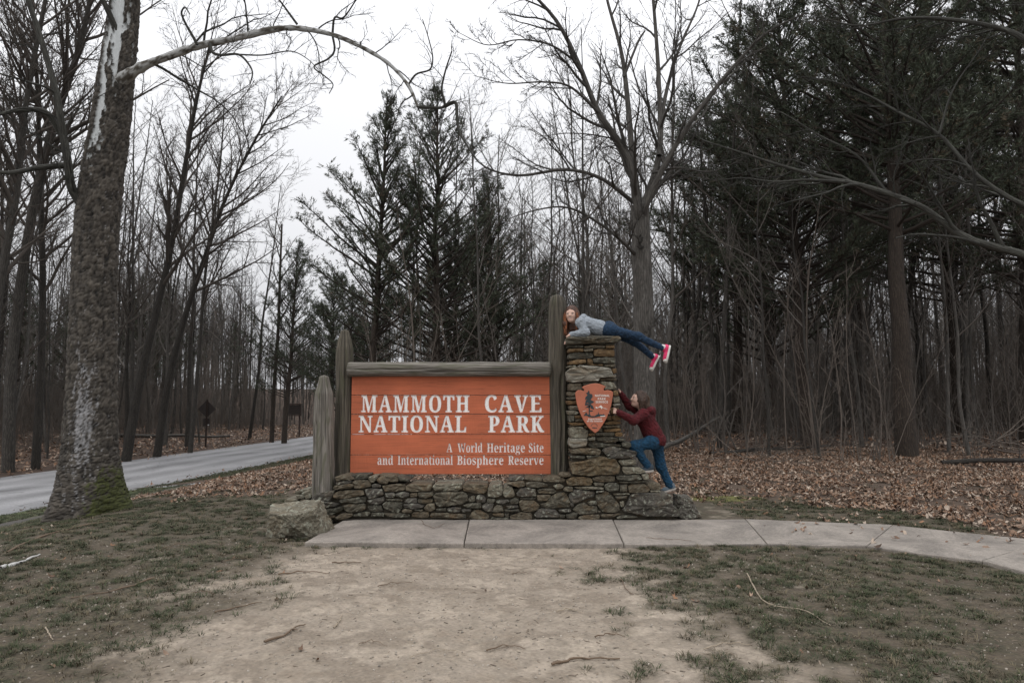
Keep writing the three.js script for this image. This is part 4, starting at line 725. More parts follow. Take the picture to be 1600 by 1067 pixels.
// ---------------------------------------------------------------- trees
const hard = { wig: 0.13, up: [0.02, 0.05, 0.05, 0.03, 0.02], sides: [9, 6, 4, 3, 3], segs: [9, 7, 5, 4, 3], kids: [0, 13, 6, 5, 3], ratio: [1, 0.42, 0.5, 0.5, 0.5], ang: [0, 0.75, 0.75, 0.7, 0.7], from: [0, 0.35, 0.2, 0.2, 0.1], thick: 0.022, min: 0.004, tip: 0.22 };
function bareTree(name, label, group, o) { // o: pts (world, from the foot), r0, r1, mat, twig, kids, limbs: [[pts, r0, r1]]
  const t = thing(name, label, 'tree', group), b = o.pts[0].clone(); t.position.copy(b);
  const tr = new TB(), cr = new TB(), loc = (p) => p.map((q) => q.clone().sub(b)); const pr = { ...hard, ...o.p };
  const A = along(tr, loc(o.pts), o.r0, o.r1, o.sides ?? 12, o.n ?? 24, o.pow ?? 0.8);
  for (let k = 0; k < 6; k++) { const f = 1 + 0.45 * Math.exp(-k * 0.7); void f; }
  boughs(cr, A.q, A.r, A.L, 1, pr);
  for (const [pts, r0, r1, kids] of o.limbs ?? []) { const q = along(cr, loc(pts), r0, r1, 8, 22, 0.9); boughs(cr, q.q, q.r, q.L * 1.0, 2, { ...pr, kids: [0, 0, kids ?? 12, pr.kids[3], pr.kids[4]], from: [0, 0, 0.12, 0.15, 0.1] }); }
  mesh('trunk', tr.geo(), o.mat, t); mesh('crown', cr.geo(), o.twig ?? M.twig, t); return t;
}
{ // the big sycamore: flaking brown bark below, bare white wood above
  seed(101);
  const t = thing('sycamore_tree', 'massive sycamore with flaking bark, mossy foot and long arching pale limb', 'tree'), D = 9.9;
  const base = P(142, 812, D); base.y = H(base.x, base.z) - 0.12; t.position.copy(base);
  const axis = [[142, 840], [142, 790], [141, 750], [140, 700], [143, 600], [145, 500], [148, 400], [156, 300], [171, 200], [182, 110], [193, 20], [200, -90], [206, -240], [210, -420]].map(([x, y]) => P(x, y, D)), rad = [60, 50, 42.5, 36.5, 32, 30.5, 29.5, 29, 26.5, 24, 20, 17, 14, 10].map((r) => r * D / F);
  // flaking bark: cells round the trunk, each scale with its own thickness and tone; [distance to the crack, tone]
  const hash = (a, b, c) => { const q = Math.sin(a * 127.1 + b * 311.7 + c * 74.7) * 43758.5453; return q - Math.floor(q); };
  const plates = (u, y) => { const nu = 30, X = u * nu + 0.5 * n3(Math.cos(u * 6.283) * 3, y * 3, Math.sin(u * 6.283) * 3), Y = y / 0.085, bx = Math.floor(X), by = Math.floor(Y); let f1 = 9, f2 = 9, t = 0; for (let a = -1; a <= 1; a++) for (let b = -1; b <= 1; b++) { const cx = ((bx + a) % nu + nu) % nu, cy = by + b, px = bx + a + hash(cx, cy, 1), qy = cy + hash(cx, cy, 2), d = Math.hypot(px - X, (qy - Y) * 0.8); if (d < f1) { f2 = f1; f1 = d; t = hash(cx, cy, 3); } else if (d < f2) f2 = d; } return [f2 - f1, t]; };
  const C = new THREE.CatmullRomCurve3(axis), N = 720, S = 128, p = [], c = [], uv = [], id = [];
  for (let j = 0; j <= N; j++) {
    const tt = j / N, o = C.getPoint(tt), x = tt * (rad.length - 1), k = Math.min(rad.length - 2, Math.floor(x)), r = lerp(rad[k], rad[k + 1], x - k);
    for (let i = 0; i <= S; i++) {
      const a = i / S * 6.28318, cx = Math.cos(a), cz = Math.sin(a), y = o.y, low = Math.max(0, 1 - (y - base.y) / 1.0);
      const [pd, pt] = plates(i / S, y), fl = fbm(cx * 3.4 + y * 0.3, y * 5.2, cz * 3.4, 3), pl = pd, fine = n3(cx * 19, y * 22, cz * 19);
      const up = sst(4.9, 8.5, y), patch = sst(0.0, 0.05, 0.55 * n3(cx * 1.7 + 4, y * 0.7, cz * 1.7) + 0.5 * fl + up * 0.55 - 0.75 + 0.85 * Math.pow(Math.max(0, Math.cos(a - 1.5)), 6) * sst(4.6, 5.4, y + 0.5 * fl));
      let q = r * (1 + low * low * (0.16 * Math.cos(a * 5 + 0.6) + 0.1 * Math.cos(a * 3))) + (1 - patch) * (0.017 * sst(0.03, 0.2, pl) + 0.012 * pt + 0.014 * fl + 0.005 * fine) - patch * 0.012;
      p.push(o.x + cx * q - base.x, y - base.y, o.z + cz * q - base.z); uv.push(i / S * 5, y * 0.6);
      let R0 = [0.062, 0.053, 0.043]; const m = 1 + 0.9 * fl + 0.22 * fine + 0.75 * (pt - 0.45);
      R0 = R0.map((v) => v * m); const lich = sst(0.25, 0.75, 0.45 * n3(cx * 5, y * 3, cz * 5 + 3) + 0.5 * fine - 0.12 + 0.95 * Math.exp(-(((y - 1.15) / 0.9) ** 2)) * Math.pow(Math.max(0, Math.cos(a - 1.35)), 8) - 0.12);
      R0 = R0.map((v, e) => lerp(v, [0.36, 0.355, 0.36][e], lich * 0.7)); R0 = R0.map((v, e) => lerp(v, [0.60, 0.62, 0.615][e] * (1 + 0.12 * fine), patch));
      const moss = sst(0.3, 0.5, Math.max(0, Math.cos(a - 0.05)) * (1.12 - (y - base.y) / 0.95) + 0.45 * fl + 0.2 * fine); R0 = R0.map((v, e) => lerp(v, [0.047, 0.052, 0.014][e] * (1 + 0.5 * fine), moss));
      c.push(...R0.map((v) => Math.max(0.012, v)));
      if (j < N && i < S) { const q2 = j * (S + 1) + i, w = S + 1; id.push(q2, q2 + w, q2 + 1, q2 + 1, q2 + w, q2 + w + 1); }
    }
  }
  const g = new THREE.BufferGeometry(); g.setAttribute('position', new THREE.Float32BufferAttribute(p, 3)); g.setAttribute('color', new THREE.Float32BufferAttribute(c, 3)); g.setAttribute('uv', new THREE.Float32BufferAttribute(uv, 2)); g.setIndex(id); g.computeVertexNormals(); mesh('trunk', g, M.vbark, t);
  const loc = (l, d0, d1) => l.map(([x, y], k) => P(x, y, lerp(d0, d1, k / (l.length - 1))).sub(base));
  // long limb, mottled white and brown
  const arm = smooth(loc([[186, 126], [222, 104], [265, 87], [308, 72], [366, 60], [432, 45], [464, 44], [519, 54], [566, 74], [609, 101], [638, 134], [653, 167]], 9.8, 9.0), 130), ap = [], ac = [], an = arm.length;
  { const tb = new TB(); tb.tube(arm, arm.map((_, k) => lerp(0.068, 0.018, Math.pow(k / an, 0.8)) * (1 + 0.16 * n3(k * 0.16, 3, 1) + 0.08 * n3(k * 0.6, 8, 1) + 0.75 * Math.exp(-k / 7))), 20); const ag = tb.geo(); for (let k = 0; k < tb.p.length; k += 3) { const [x, y, z] = tb.p.slice(k, k + 3), n = n3(x * 4.2, y * 9, z * 9) + 0.6 * n3(x * 14, y * 20, z * 20), w = sst(-0.2, 0.1, n + 0.16), v = 1 + 0.12 * n3(x * 40, y * 40, z * 40); ac.push(lerp(0.09, 0.4, w) * v, lerp(0.078, 0.4, w) * v, lerp(0.062, 0.385, w) * v); } ag.setAttribute('color', new THREE.Float32BufferAttribute(ac, 3)); mesh('limb', ag, M.vbark, t); }
  const cr = new TB(), pr = { ...hard, wig: 0.26, up: [0, 0, 0, 0, 0], kids: [0, 0, 17, 8, 5], ratio: [1, 1, 0.30, 0.45, 0.5], ang: [0, 0, 1.0, 0.85, 0.8], from: [0, 0, 0.12, 0.2, 0.1], min: 0.0034, thick: 0.013, sides: [9, 6, 5, 4, 3], segs: [9, 7, 9, 7, 5] };
  boughs(cr, arm, arm.map((_, k) => lerp(0.07, 0.03, k / an)), 5.2, 2, pr);
  for (const [l, r0, kids] of [[[[308, 70], [298, 52], [290, 38], [283, 20], [288, 11], [296, 22]], 0.022, 3], [[[327, 68], [332, 82], [345, 86], [372, 85], [388, 100], [394, 114], [390, 132]], 0.024, 6], [[[372, 85], [410, 86], [455, 80], [480, 92], [500, 112]], 0.012, 5], [[[519, 54], [522, 80], [512, 92], [490, 104], [506, 118], [520, 132], [514, 146]], 0.017, 5], [[[519, 54], [523, 27], [535, 28], [556, 0], [570, -20]], 0.018, 5], [[[464, 38], [445, 12], [430, -10], [420, -40]], 0.018, 4], [[[638, 132], [650, 116], [672, 108], [676, 92], [670, 62], [660, 30]], 0.016, 7], [[[653, 167], [672, 168], [694, 166], [690, 140], [696, 110], [706, 80]], 0.026, 8], [[[694, 166], [711, 160], [714, 182], [717, 204], [730, 228], [745, 250]], 0.03, 6]]) { const q = along(cr, loc(l, 9.45, 9.2), r0, r0 * 0.35, 7, 26); boughs(cr, q.q, q.r, q.L * 1.4, 3, { ...pr, kids: [0, 0, 0, kids, 4] }); }
  // pale shoot rising from the left of the trunk, and upper boughs above the frame
  const sh = along(cr, loc([[150, 345], [122, 312], [110, 290], [106, 260], [97, 205], [88, 150], [66, 70], [40, -10], [20, -90]], 9.85, 9.0), 0.075, 0.03, 8, 30); boughs(cr, sh.q, sh.r, sh.L, 2, { ...pr, kids: [0, 0, 11, 6, 4], ratio: [1, 1, 0.5, 0.5, 0.5] });
  for (const l of [[[96, 210], [70, 175], [30, 172], [0, 178], [-60, 190]], [[106, 258], [60, 262], [10, 270], [-40, 262]], [[192, 75], [160, 0], [120, -60], [60, -120]], [[200, 0], [260, -60], [330, -110], [420, -150]]]) { const q = along(cr, loc(l, 9.85, 9.0), 0.05, 0.018, 7, 20); boughs(cr, q.q, q.r, q.L, 2, { ...pr, kids: [0, 0, 8, 5, 3] }); }
  mesh('crown', cr.geo(), M.lichenBark, t);
}
{ // the forked oak behind the pillar
  seed(55); const D = 14.2, T = (l, d0 = D, d1 = D) => l.map(([x, y], k) => P(x, y, lerp(d0, d1, k / (l.length - 1)))), ft = P(1008, 720, D); ft.y = H(ft.x, ft.z) - 0.1;
  bareTree('oak_tree', 'big forked grey oak spreading bare limbs behind the stone pillar', undefined, {
    pts: [ft, ...T([[1008, 660], [1007, 560], [1005, 460], [1002, 380], [1000, 322]])], r0: 0.25, r1: 0.19, mat: M.barkPale, twig: M.barkPale, n: 30, sides: 18, p: { kids: [0, 3, 11, 10, 6], min: 0.0045, ratio: [1, 0.25, 0.38, 0.42, 0.45], wig: 0.2, sides: [9, 6, 5, 3, 3], segs: [9, 7, 7, 5, 3] },
    limbs: [[T([[1001, 360], [996, 325], [980, 243], [935, 175], [904, 99], [872, 36], [832, -10], [780, -60]], D, D - 1.5), 0.093, 0.018, 13], [T([[1002, 355], [998, 320], [989, 252], [980, 148], [971, 81], [949, 0], [930, -90]], D, D + 1), 0.099, 0.021, 12], [T([[1003, 360], [1006, 325], [1030, 243], [1030, 135], [1021, 0], [1010, -110]], D, D + 0.5), 0.099, 0.021, 12], [T([[1004, 350], [1011, 318], [1052, 234], [1097, 166], [1150, 100], [1200, 50], [1260, 20]], D, D - 1.5), 0.079, 0.014, 12], [T([[1030, 243], [1038, 160], [1060, 80], [1090, 10], [1110, -60]], D, D + 2), 0.055, 0.014, 9],
      [T([[990, 316], [940, 279], [886, 265], [805, 274], [751, 256], [715, 202]], D, D - 2), 0.049, 0.009, 13], [T([[995, 400], [975, 380], [940, 351], [886, 324], [830, 330], [787, 345]], D, D - 2.5), 0.042, 0.007, 11], [T([[985, 262], [976, 225], [940, 213], [890, 208], [840, 214]], D, D - 1), 0.030, 0.005, 9], [T([[935, 175], [890, 135], [850, 128], [790, 130], [740, 118]], D - 0.7, D - 2), 0.030, 0.005, 11], [T([[904, 99], [860, 70], [810, 62], [760, 70], [715, 50]], D - 1, D - 2), 0.025, 0.005, 11], [T([[975, 120], [1000, 60], [1008, 48]], D, D), 0.030, 0.018, 2], [T([[1020, 270], [1060, 262], [1110, 268], [1160, 250]], D, D - 1.5), 0.030, 0.005, 9]] });
}
{ // tree standing outside the frame on the right: its lichened limbs reach in
  seed(61); const D = 8.6, T = (l, d0 = D, d1 = D) => l.map(([x, y], k) => P(x, y, lerp(d0, d1, k / (l.length - 1)))), ft = P(1730, 900, D); ft.y = H(ft.x, ft.z) - 0.1;
  bareTree('lichened_tree', 'tree with long lichen crusted grey limbs reaching over the path', undefined, {
    pts: [ft, ...T([[1728, 700], [1722, 520], [1712, 400], [1700, 250], [1690, 100], [1680, -80], [1675, -260]])], r0: 0.3, r1: 0.1, mat: M.barkDark, twig: M.lichenBark, p: { kids: [0, 6, 11, 8, 4], min: 0.003, wig: 0.24, ratio: [1, 0.4, 0.3, 0.42, 0.45], segs: [9, 8, 7, 5, 3], sides: [9, 7, 5, 4, 3] },
    limbs: [[T([[1712, 440], [1600, 398], [1507, 370], [1439, 322], [1341, 288], [1292, 278], [1219, 258], [1161, 239], [1097, 219]], D, D + 1), 0.063, 0.009, 13], [T([[1320, 284], [1260, 281], [1210, 284], [1160, 278], [1117, 281], [1040, 268]], D + 0.5, D + 1), 0.023, 0.004, 10], [T([[1430, 318], [1390, 302], [1341, 244], [1278, 210], [1210, 171], [1130, 160]], D + 0.3, D + 1.2), 0.026, 0.004, 11], [T([[1705, 350], [1600, 320], [1526, 273], [1468, 210], [1404, 175], [1361, 151], [1302, 127], [1240, 118]], D, D + 1.4), 0.040, 0.005, 13], [T([[1695, 180], [1600, 60], [1520, 35], [1420, 28], [1340, 40], [1260, 20]], D, D + 1), 0.046, 0.006, 12], [T([[1530, 380], [1500, 372], [1470, 368], [1430, 366], [1400, 372]], D, D - 0.3), 0.020, 0.009, 5], [T([[1468, 210], [1490, 140], [1530, 80], [1560, 30]], D + 0.5, D + 0.3), 0.018, 0.004, 7]] });
}
// ---- cedars: trunk, limbs and feathery sprays
function cedarParts(hgt, o) {
  const tr = new TB(), br = new TB(), fp = [], fc = [], fn = [], lean = o.lean ?? [0, 0];
  const pts = []; for (let k = 0; k <= 10; k++) pts.push(V(lean[0] * k / 10 + R(-0.04, 0.04) * (k > 0), hgt * k / 10 - (k ? 0 : 0.1), lean[1] * k / 10 + R(-0.04, 0.04)));
  const A = along(tr, pts, o.r, 0.015, 11, 30, 0.9);
  const spray = (c, d, s, br0) => {
    const tone = R(0.6, 1.4) * br0, warm = rnd() < 0.12 ? 0.03 : 0;
    for (let k = 0; k < o.blades; k++) {
      const e = spread(d, R(0.1, 1.15), rnd() * 6.283), l = s * R(0.5, 1.1), st = c.clone().addScaledVector(d, R(-0.3, 0.6) * s), w = V().crossVectors(e, V(R(-1, 1), R(-1, 1), R(-1, 1))).normalize().multiplyScalar(l * R(0.055, 0.095));
      const m = st.clone().addScaledVector(e, l * 0.45), z = st.clone().addScaledVector(e, l); fp.push(st.x, st.y, st.z, m.x + w.x, m.y + w.y, m.z + w.z, z.x, z.y, z.z, st.x, st.y, st.z, z.x, z.y, z.z, m.x - w.x, m.y - w.y, m.z - w.z);
      const t = tone * R(0.8, 1.2); for (let q = 0; q < 6; q++) fc.push((0.06 + warm) * t, 0.072 * t, 0.045 * t);
    }
  };
  for (let b = 0; b < o.n; b++) {
    const t = lerp(o.from, 0.985, Math.pow((b + rnd()) / o.n, o.bias ?? 0.85)), x = t * 30, k = Math.min(29, Math.floor(x)), s = A.q[k].clone().lerp(A.q[k + 1], x - k), az = o.az ? o.az() : rnd() * 6.283;
    const prof = o.prof(t) * R(0.5, 1.15) * (1 + 0.2 * Math.sin(az * 2 + t * 14)), L = prof * o.width; if (L < 0.12) { spray(s, V(0, 1, 0), 0.2, 1); continue; }
    const el = lerp(o.el0, o.el1, t), d = V(Math.cos(az) * Math.cos(el), Math.sin(el), Math.sin(az) * Math.cos(el)), n = Math.max(3, Math.round(L / 0.4)), q = [s], rr = [Math.min(0.05, 0.012 + L * 0.011)];
    for (let i = 1; i <= n; i++) { d.y += o.curve / n + R(-0.09, 0.09); d.x += R(-0.1, 0.1); d.z += R(-0.1, 0.1); d.normalize(); q.push(q[i - 1].clone().addScaledVector(d, L / n)); rr.push(rr[0] * (1 - 0.8 * i / n)); }
    br.tube(q, rr, 4);
    const m = Math.round(L * o.dens) + 2;
    for (let i = 0; i < m; i++) {
      const f = lerp(o.bare, 1, Math.sqrt((i + rnd()) / m)), y = f * n, j = Math.min(n - 1, Math.floor(y)), c = q[j].clone().lerp(q[j + 1], y - j), dd = q[j + 1].clone().sub(q[j]).normalize(), sd = spread(dd, R(0.4, 1.2), rnd() * 6.283); sd.y += 0.25; sd.normalize();
      const l = R(0.12, 0.5) * (0.5 + L * 0.28) * (1.15 - 0.6 * f), e = c.clone().addScaledVector(sd, l); br.tube([c, c.clone().lerp(e, 0.5).add(V(0, 0.02, 0)), e], [0.007, 0.005, 0.003], 3);
      const ns = Math.max(2, Math.round(l / 0.085)); for (let u = 0; u < ns; u++) if (rnd() < o.fill) spray(c.clone().lerp(e, (u + 0.7) / ns).add(V(R(-0.05, 0.05), R(-0.04, 0.05), R(-0.05, 0.05))), sd, R(0.085, 0.175) * (o.leaf ?? 1), 1);
    }
  }
  const fg = new THREE.BufferGeometry(); fg.setAttribute('position', new THREE.Float32BufferAttribute(fp, 3)); fg.setAttribute('color', new THREE.Float32BufferAttribute(fc, 3)); fg.computeVertexNormals();
  return { trunk: tr.geo(), branches: br.geo(), foliage: fg, tris: fp.length / 9 };
}
function cedar(name, label, parts, foot, turn, scale, group) {
  const t = thing(name, label, 'tree', group); t.position.copy(foot); t.position.y = H(foot.x, foot.z); t.rotation.y = turn; t.scale.setScalar(scale);
  mesh('trunk', parts.trunk, M.barkCedar, t); mesh('branches', parts.branches, M.barkCedar, t); mesh('foliage', parts.foliage, M.foliage, t); return t;
}
const at = (px, d) => V((px - 800) / F * d, 0, -d);
seed(201);
const cone = (p, w = 1) => (t) => w * (t < p ? lerp(0.75, 1, t / p) : Math.pow((1 - t) / (1 - p), 0.8));
const tall = cedarParts(11.4, { r: 0.17, n: 180, from: 0.2, width: 3.3, prof: cone(0.34), el0: 0.1, el1: 1.0, curve: 0.38, bare: 0.36, dens: 8, fill: 0.72, blades: 8, bias: 0.95 });
const tall2 = cedarParts(11.4, { r: 0.16, n: 170, from: 0.22, width: 3.0, prof: cone(0.4), el0: 0.1, el1: 1.0, curve: 0.35, bare: 0.36, dens: 8, fill: 0.72, blades: 8, lean: [0.4, 0.3] });
const thin = cedarParts(10, { r: 0.12, n: 130, from: 0.22, width: 1.9, prof: cone(0.2), el0: 0.05, el1: 0.8, curve: 0.35, bare: 0.3, dens: 7, fill: 0.85, blades: 7 });
const old = cedarParts(14, { r: 0.26, n: 175, from: 0.27, width: 4.9, prof: (t) => t < 0.4 ? lerp(0.75, 1, (t - 0.3) / 0.1) : lerp(1, 0.25, (t - 0.4) / 0.6), el0: -0.02, el1: 0.7, curve: 0.2, bare: 0.25, dens: 11, fill: 0.95, blades: 8, lean: [0.5, 0.3] });
const old2 = cedarParts(15, { r: 0.27, n: 160, from: 0.34, width: 4.5, prof: (t) => t < 0.5 ? 1 : lerp(1, 0.2, (t - 0.5) / 0.5), el0: 0.0, el1: 0.8, curve: 0.25, bare: 0.22, dens: 11, fill: 0.95, blades: 8, lean: [-0.4, 0.2] });
cedar('cedar_tree', 'tall dark cedar with pointed top, left of the close pair behind the sign', tall2, at(578, 22), 0.3, 1.02);
cedar('cedar_tree', 'tallest dark cedar of the close pair behind the sign', tall, at(680, 22.5), 2.1, 1.06);
cedar('cedar_tree', 'lower ragged cedar crowded against the right of the tall pair', tall2, at(778, 24.5), 3.6, 0.86);
cedar('cedar_tree', 'broad low cedar filling the gap below the tall pair', old, at(705, 27), 1.3, 0.62);
cedar('cedar_tree', 'thin see-through cedar standing beside the rectangular board across the road', tall2, at(447, 37), 1, 0.98);
cedar('cedar_tree', 'dark bushy cedar at the roadside bend behind the short log post', old2, at(516, 31), 4, 0.53);
cedar('cedar_tree', 'dark cedar half hidden behind the tall left sign post', tall, at(548, 29), 5, 0.62);
cedar('cedar_tree', 'old spreading cedar with wide low boughs over the leaf covered ground', old, at(1262, 20.6), 2.75, 1);
cedar('cedar_tree', 'thick trunked cedar rising from the leaves nearest the path', old2, at(1412, 17.4), 0.4, 1.02);
cedar('cedar_tree', 'dark cedar deep in shade at the edge of the right hand wood', old, at(1605, 23), 5.2, 1.3);
cedar('cedar_tree', 'dark cedar standing behind the thick trunked cedar', old2, at(1335, 31), 2.2, 1.3);
cedar('cedar_tree', 'tall cedar in the wood behind the old spreading cedar', tall, at(1200, 28), 1.2, 1.25);
cedar('cedar_tree', 'dense dark cedar between the old spreading cedar and the forked oak', old2, at(1150, 29), 1.9, 0.95);
cedar('cedar_tree', 'dark cedar deep behind the limbs reaching over the path', old, at(1500, 28), 3.9, 1.35);
cedar('cedar_tree', 'slim young cedar among bare trunks beyond the forked oak', thin, at(850, 34), 2.2, 0.85);
cedar('cedar_tree', 'far cedar glimpsed between the leaning trees across the road', tall2, at(215, 44), 2.2, 0.9);
for (const [px, d, s, l] of [[118, 42, 0.75, 'small cedar glimpsed between trunks just beyond the sycamore'], [268, 50, 0.9, 'small cedar among poles behind the leaning trees'], [365, 54, 0.8, 'far small cedar past the diamond road sign'], [905, 40, 0.8, 'small cedar in the wood left of the forked oak'], [960, 47, 0.9, 'far small cedar close beside the forked oak trunk'], [1075, 36, 0.75, 'young cedar in the wood above the climbing child'], [20, 38, 0.8, 'small cedar in the wood across the road left of the sycamore']]) cedar('cedar_tree', l, px % 2 ? thin : tall2, at(px, d), px, s);
// ---- traced leaning trees on the left
{
  seed(88); const lean = (name, label, l, D, r0, r1, mat, kids) => { const ft = G(l[0][0], l[0][1], -0.95); const d0 = D ?? -ft.z; const pts = l.map(([x, y], k) => P(x, y, d0 - k * 0.05)); pts[0].y = H(pts[0].x, pts[0].z) - 0.15; bareTree(name, label, 'leaning trees across the road', { pts, r0: r0 * 0.58, r1: r1 * 0.5, mat, twig: M.twig, sides: 10, p: { kids: [0, (kids ?? 18) * 1.35, 8, 6, 4], from: [0, 0.38, 0.15, 0.15, 0.1], min: 0.007, ratio: [1, 0.3, 0.5, 0.5, 0.5], wig: 0.12 } }); };
  lean('leaning_tree', 'dark trunk leaning steeply over the road beside the sycamore', [[195, 722], [215, 610], [244, 485], [268, 380], [290, 250], [308, 150], [330, 60]], 27, 0.34, 0.08, M.barkDark);
  lean('leaning_tree', 'dark forked looking trunk leaning right, next past the sycamore', [[244, 706], [262, 600], [287, 500], [327, 380], [352, 310], [400, 215], [440, 150]], 29, 0.3, 0.06, M.barkDark, 22);
  lean('leaning_tree', 'slim paler trunk leaning just behind the diamond road sign', [[296, 706], [303, 640], [313, 520], [320, 430], [334, 330], [345, 240], [350, 160]], 31, 0.2, 0.05, M.barkGrey, 18);
  lean('leaning_tree', 'brown twin stemmed tree left of the rectangular board', [[424, 688], [428, 600], [434, 520], [437, 430], [440, 350]], 38, 0.24, 0.1, M.barkCedar, 9);
  lean('leaning_tree', 'dark heavy tree with dense twigs at the far left of the wood', [[14, 700], [18, 560], [48, 340], [80, 205], [115, 100], [136, 20], [150, -80]], 23, 0.34, 0.12, M.barkGrey, 26);
  lean('leaning_tree', 'dark straight trunk standing close behind the sycamore', [[55, 725], [62, 600], [66, 450], [62, 300], [58, 150], [50, 0]], 24, 0.26, 0.1, M.barkDark, 24);
  lean('leaning_tree', 'dark slanting trunk at the road edge hidden partly by sycamore', [[-25, 735], [-20, 600], [0, 440], [25, 300], [40, 160], [70, 0]], 21, 0.3, 0.12, M.barkGrey, 26);
}
// ---- the bare wood
const stem = (hgt, r, pr, mat, twig, fork) => { // prototype geometry, foot at the origin
  const tr = new TB(), cr = new TB(), pts = [], lx = R(-0.7, 0.7), lz = R(-0.5, 0.5), w = R(0.05, 0.16); for (let k = 0; k <= 7; k++) pts.push(V(lx * k / 7 + R(-w, w) * (k > 0), hgt * k / 7 - (k ? 0 : 0.25), lz * k / 7 + R(-w, w)));
  const A = along(tr, pts, r, r * 0.16, 8, 16, 0.85); boughs(cr, A.q, A.r, A.L, 1, { ...hard, ...pr });
  if (fork) { const q = A.q.slice(5, 6)[0], e = []; for (let k = 0; k <= 5; k++) e.push(q.clone().add(V(fork * k * 0.25 + R(-0.08, 0.08), k * hgt * 0.12, R(-0.1, 0.1) * k))); const B = along(tr, e, r * 0.6, r * 0.14, 7, 12); boughs(cr, B.q, B.r, B.L * 1.3, 1, { ...hard, ...pr, kids: pr.kids.map((k) => Math.ceil(k * 0.7)) }); }
  return { trunk: tr.geo(), crown: cr.geo(), mat, twig, tris: tr.tris + cr.tris };
};
seed(301);
const near = { kids: [0, 16, 6, 4, 2], min: 0.006, wig: 0.13, up: [0, 0.07, 0.06, 0.04, 0.02], ang: [0, 0.8, 0.7, 0.7, 0.7], ratio: [1, 0.3, 0.48, 0.5, 0.5], from: [0, 0.3, 0.2, 0.2, 0.1], sides: [8, 5, 3, 3, 3], segs: [8, 6, 4, 3, 2] };
const NEAR = [[15, 0.115, 0], [13, 0.08, 0.8], [16, 0.14, -0.7], [14, 0.07, 0], [11, 0.05, 0], [15, 0.1, 0.6], [9, 0.042, 0], [16, 0.09, 0]].map(([h, r, f], k) => stem(h, r, near, [M.barkGrey, M.barkPale, M.barkDark, M.barkPale, M.barkGrey, M.barkDark, M.barkPale, M.barkGrey][k], [M.twigGrey, M.twig][k % 2], f));
const cheap = { ...near, kids: [0, 12, 6, 4], sides: [6, 4, 3, 3], segs: [6, 5, 3, 2], min: 0.011 };
const FAR = [[15, 0.13, 0], [14, 0.09, 0.7], [16, 0.12, 0], [12, 0.07, 0], [15, 0.1, -0.6]].map(([h, r, f], k) => stem(h, r, cheap, [M.barkGrey, M.barkPale, M.barkDark, M.barkGrey, M.barkPale][k], [M.twigGrey, M.twig][k % 2], f));
const taken = [[-5.9, -9.9], [2.7, -14.2], [8.9, -20.6], [10, -17.4]];
function spot(minD, maxD, halfL, halfR) { for (let k = 0; k < 60; k++) {
  const d = Math.sqrt(R(minD * minD, maxD * maxD)), x = R(halfL, halfR) * d, z = -d, s = roadS(x, z);
  if (s > -ROAD.w - 0.6 && s < 3.5) continue; if (s > 0 && (z > leafEdge(x) - 2.2 || z > -15.5)) continue; if (x > -5 && x < 3 && z > -17) continue;
  const px = 800 + x / d * F; if (px > 395 && px < 560 && d < 52) continue; if (px > 560 && px < 760 && d < 27) continue;
  const gap = d < 26 ? 1.3 : 0.9; if (taken.some(([a, b]) => (a - x) ** 2 + (b - z) ** 2 < gap * gap)) continue; taken.push([x, z]); return V(x, H(x, z), z); } return null; }
let nNear = 0;
for (let k = 0; k < 285; k++) {
  const nearTree = k < 120, p = nearTree ? spot(16.5, 36, -0.86, 0.86) : spot(30, 66, -0.86, 0.86); if (!p) continue;
  const s = roadS(p.x, p.z), src = nearTree ? NEAR[-p.z < 25 && s > 0 ? [1, 3, 4, 6, 7, 3, 4, 6][RI(0, 7)] : RI(0, 7)] : FAR[RI(0, 4)], px = 800 + p.x / -p.z * F;
  const vi = (nearTree ? NEAR : FAR).indexOf(src), look = nearTree ? ['sturdy grey', 'forked pale', 'stout dark forked', 'slim pale', 'thin grey', 'dark forked', 'very thin pale', 'straight grey'][vi] : ['pale', 'grey forked', 'dark straight', 'thin pale', 'forked grey'][vi];
  const dep = nearTree ? (-p.z < 25 ? 'at the near edge of' : 'standing well inside') : -p.z < 48 ? 'in the middle of' : 'far back in';
  const [place, grp] = s < 0 ? ['the wood across the road', 'bare trees across the road'] : px < 1000 ? ['the wood behind the sign', 'bare trees behind the sign'] : ['the shady wood beyond the leaves', 'bare trees beyond the leaves'], label = look + ' bare tree ' + dep + ' ' + place;
  const t = thing('bare_tree', label, 'tree', grp); t.position.copy(p); t.rotation.set(R(-0.07, 0.07), rnd() * 6.283, R(-0.07, 0.07)); const low = px > 400 && px < 560 ? 0.6 : px > 760 && px < 900 ? 0.9 : 1, sc = R(0.75, 1.12) * low; t.scale.set(sc, sc * R(0.9, 1.1), sc);
  mesh('trunk', src.trunk, src.mat, t); mesh('crown', src.crown, src.twig, t);
}
{ // the wood goes on behind, too far to tell tree from tree
  const list = FAR.map(() => []), m = new THREE.Matrix4(), q = new THREE.Quaternion();
  for (let k = 0; k < 2300; k++) { const d = Math.sqrt(R(26 * 26, 140 * 140)), e = R(-1.5, 1.4), x = e * d, z = -d, s = roadS(x, z); if (Math.abs(e) < 0.84 && d < 48) continue; if (s > -ROAD.w - 1 && s < 1) continue; const px = 800 + x / d * F, low = px > 400 && px < 560 ? 0.6 : 1, sc = R(0.75, 1.1) * low; q.setFromAxisAngle(V(0, 1, 0), rnd() * 6.283); list[RI(0, 4)].push(new THREE.Matrix4().compose(V(x, H(x, z), z), q.clone(), V(sc, sc, sc))); }
  FAR.forEach((f, k) => { const g = mergeGeometries([f.trunk, f.crown]); copies('far_wood', g, f.mat, list[k], null, 'far off bare woodland closing the view behind the nearer trees', 'woodland'); });
}
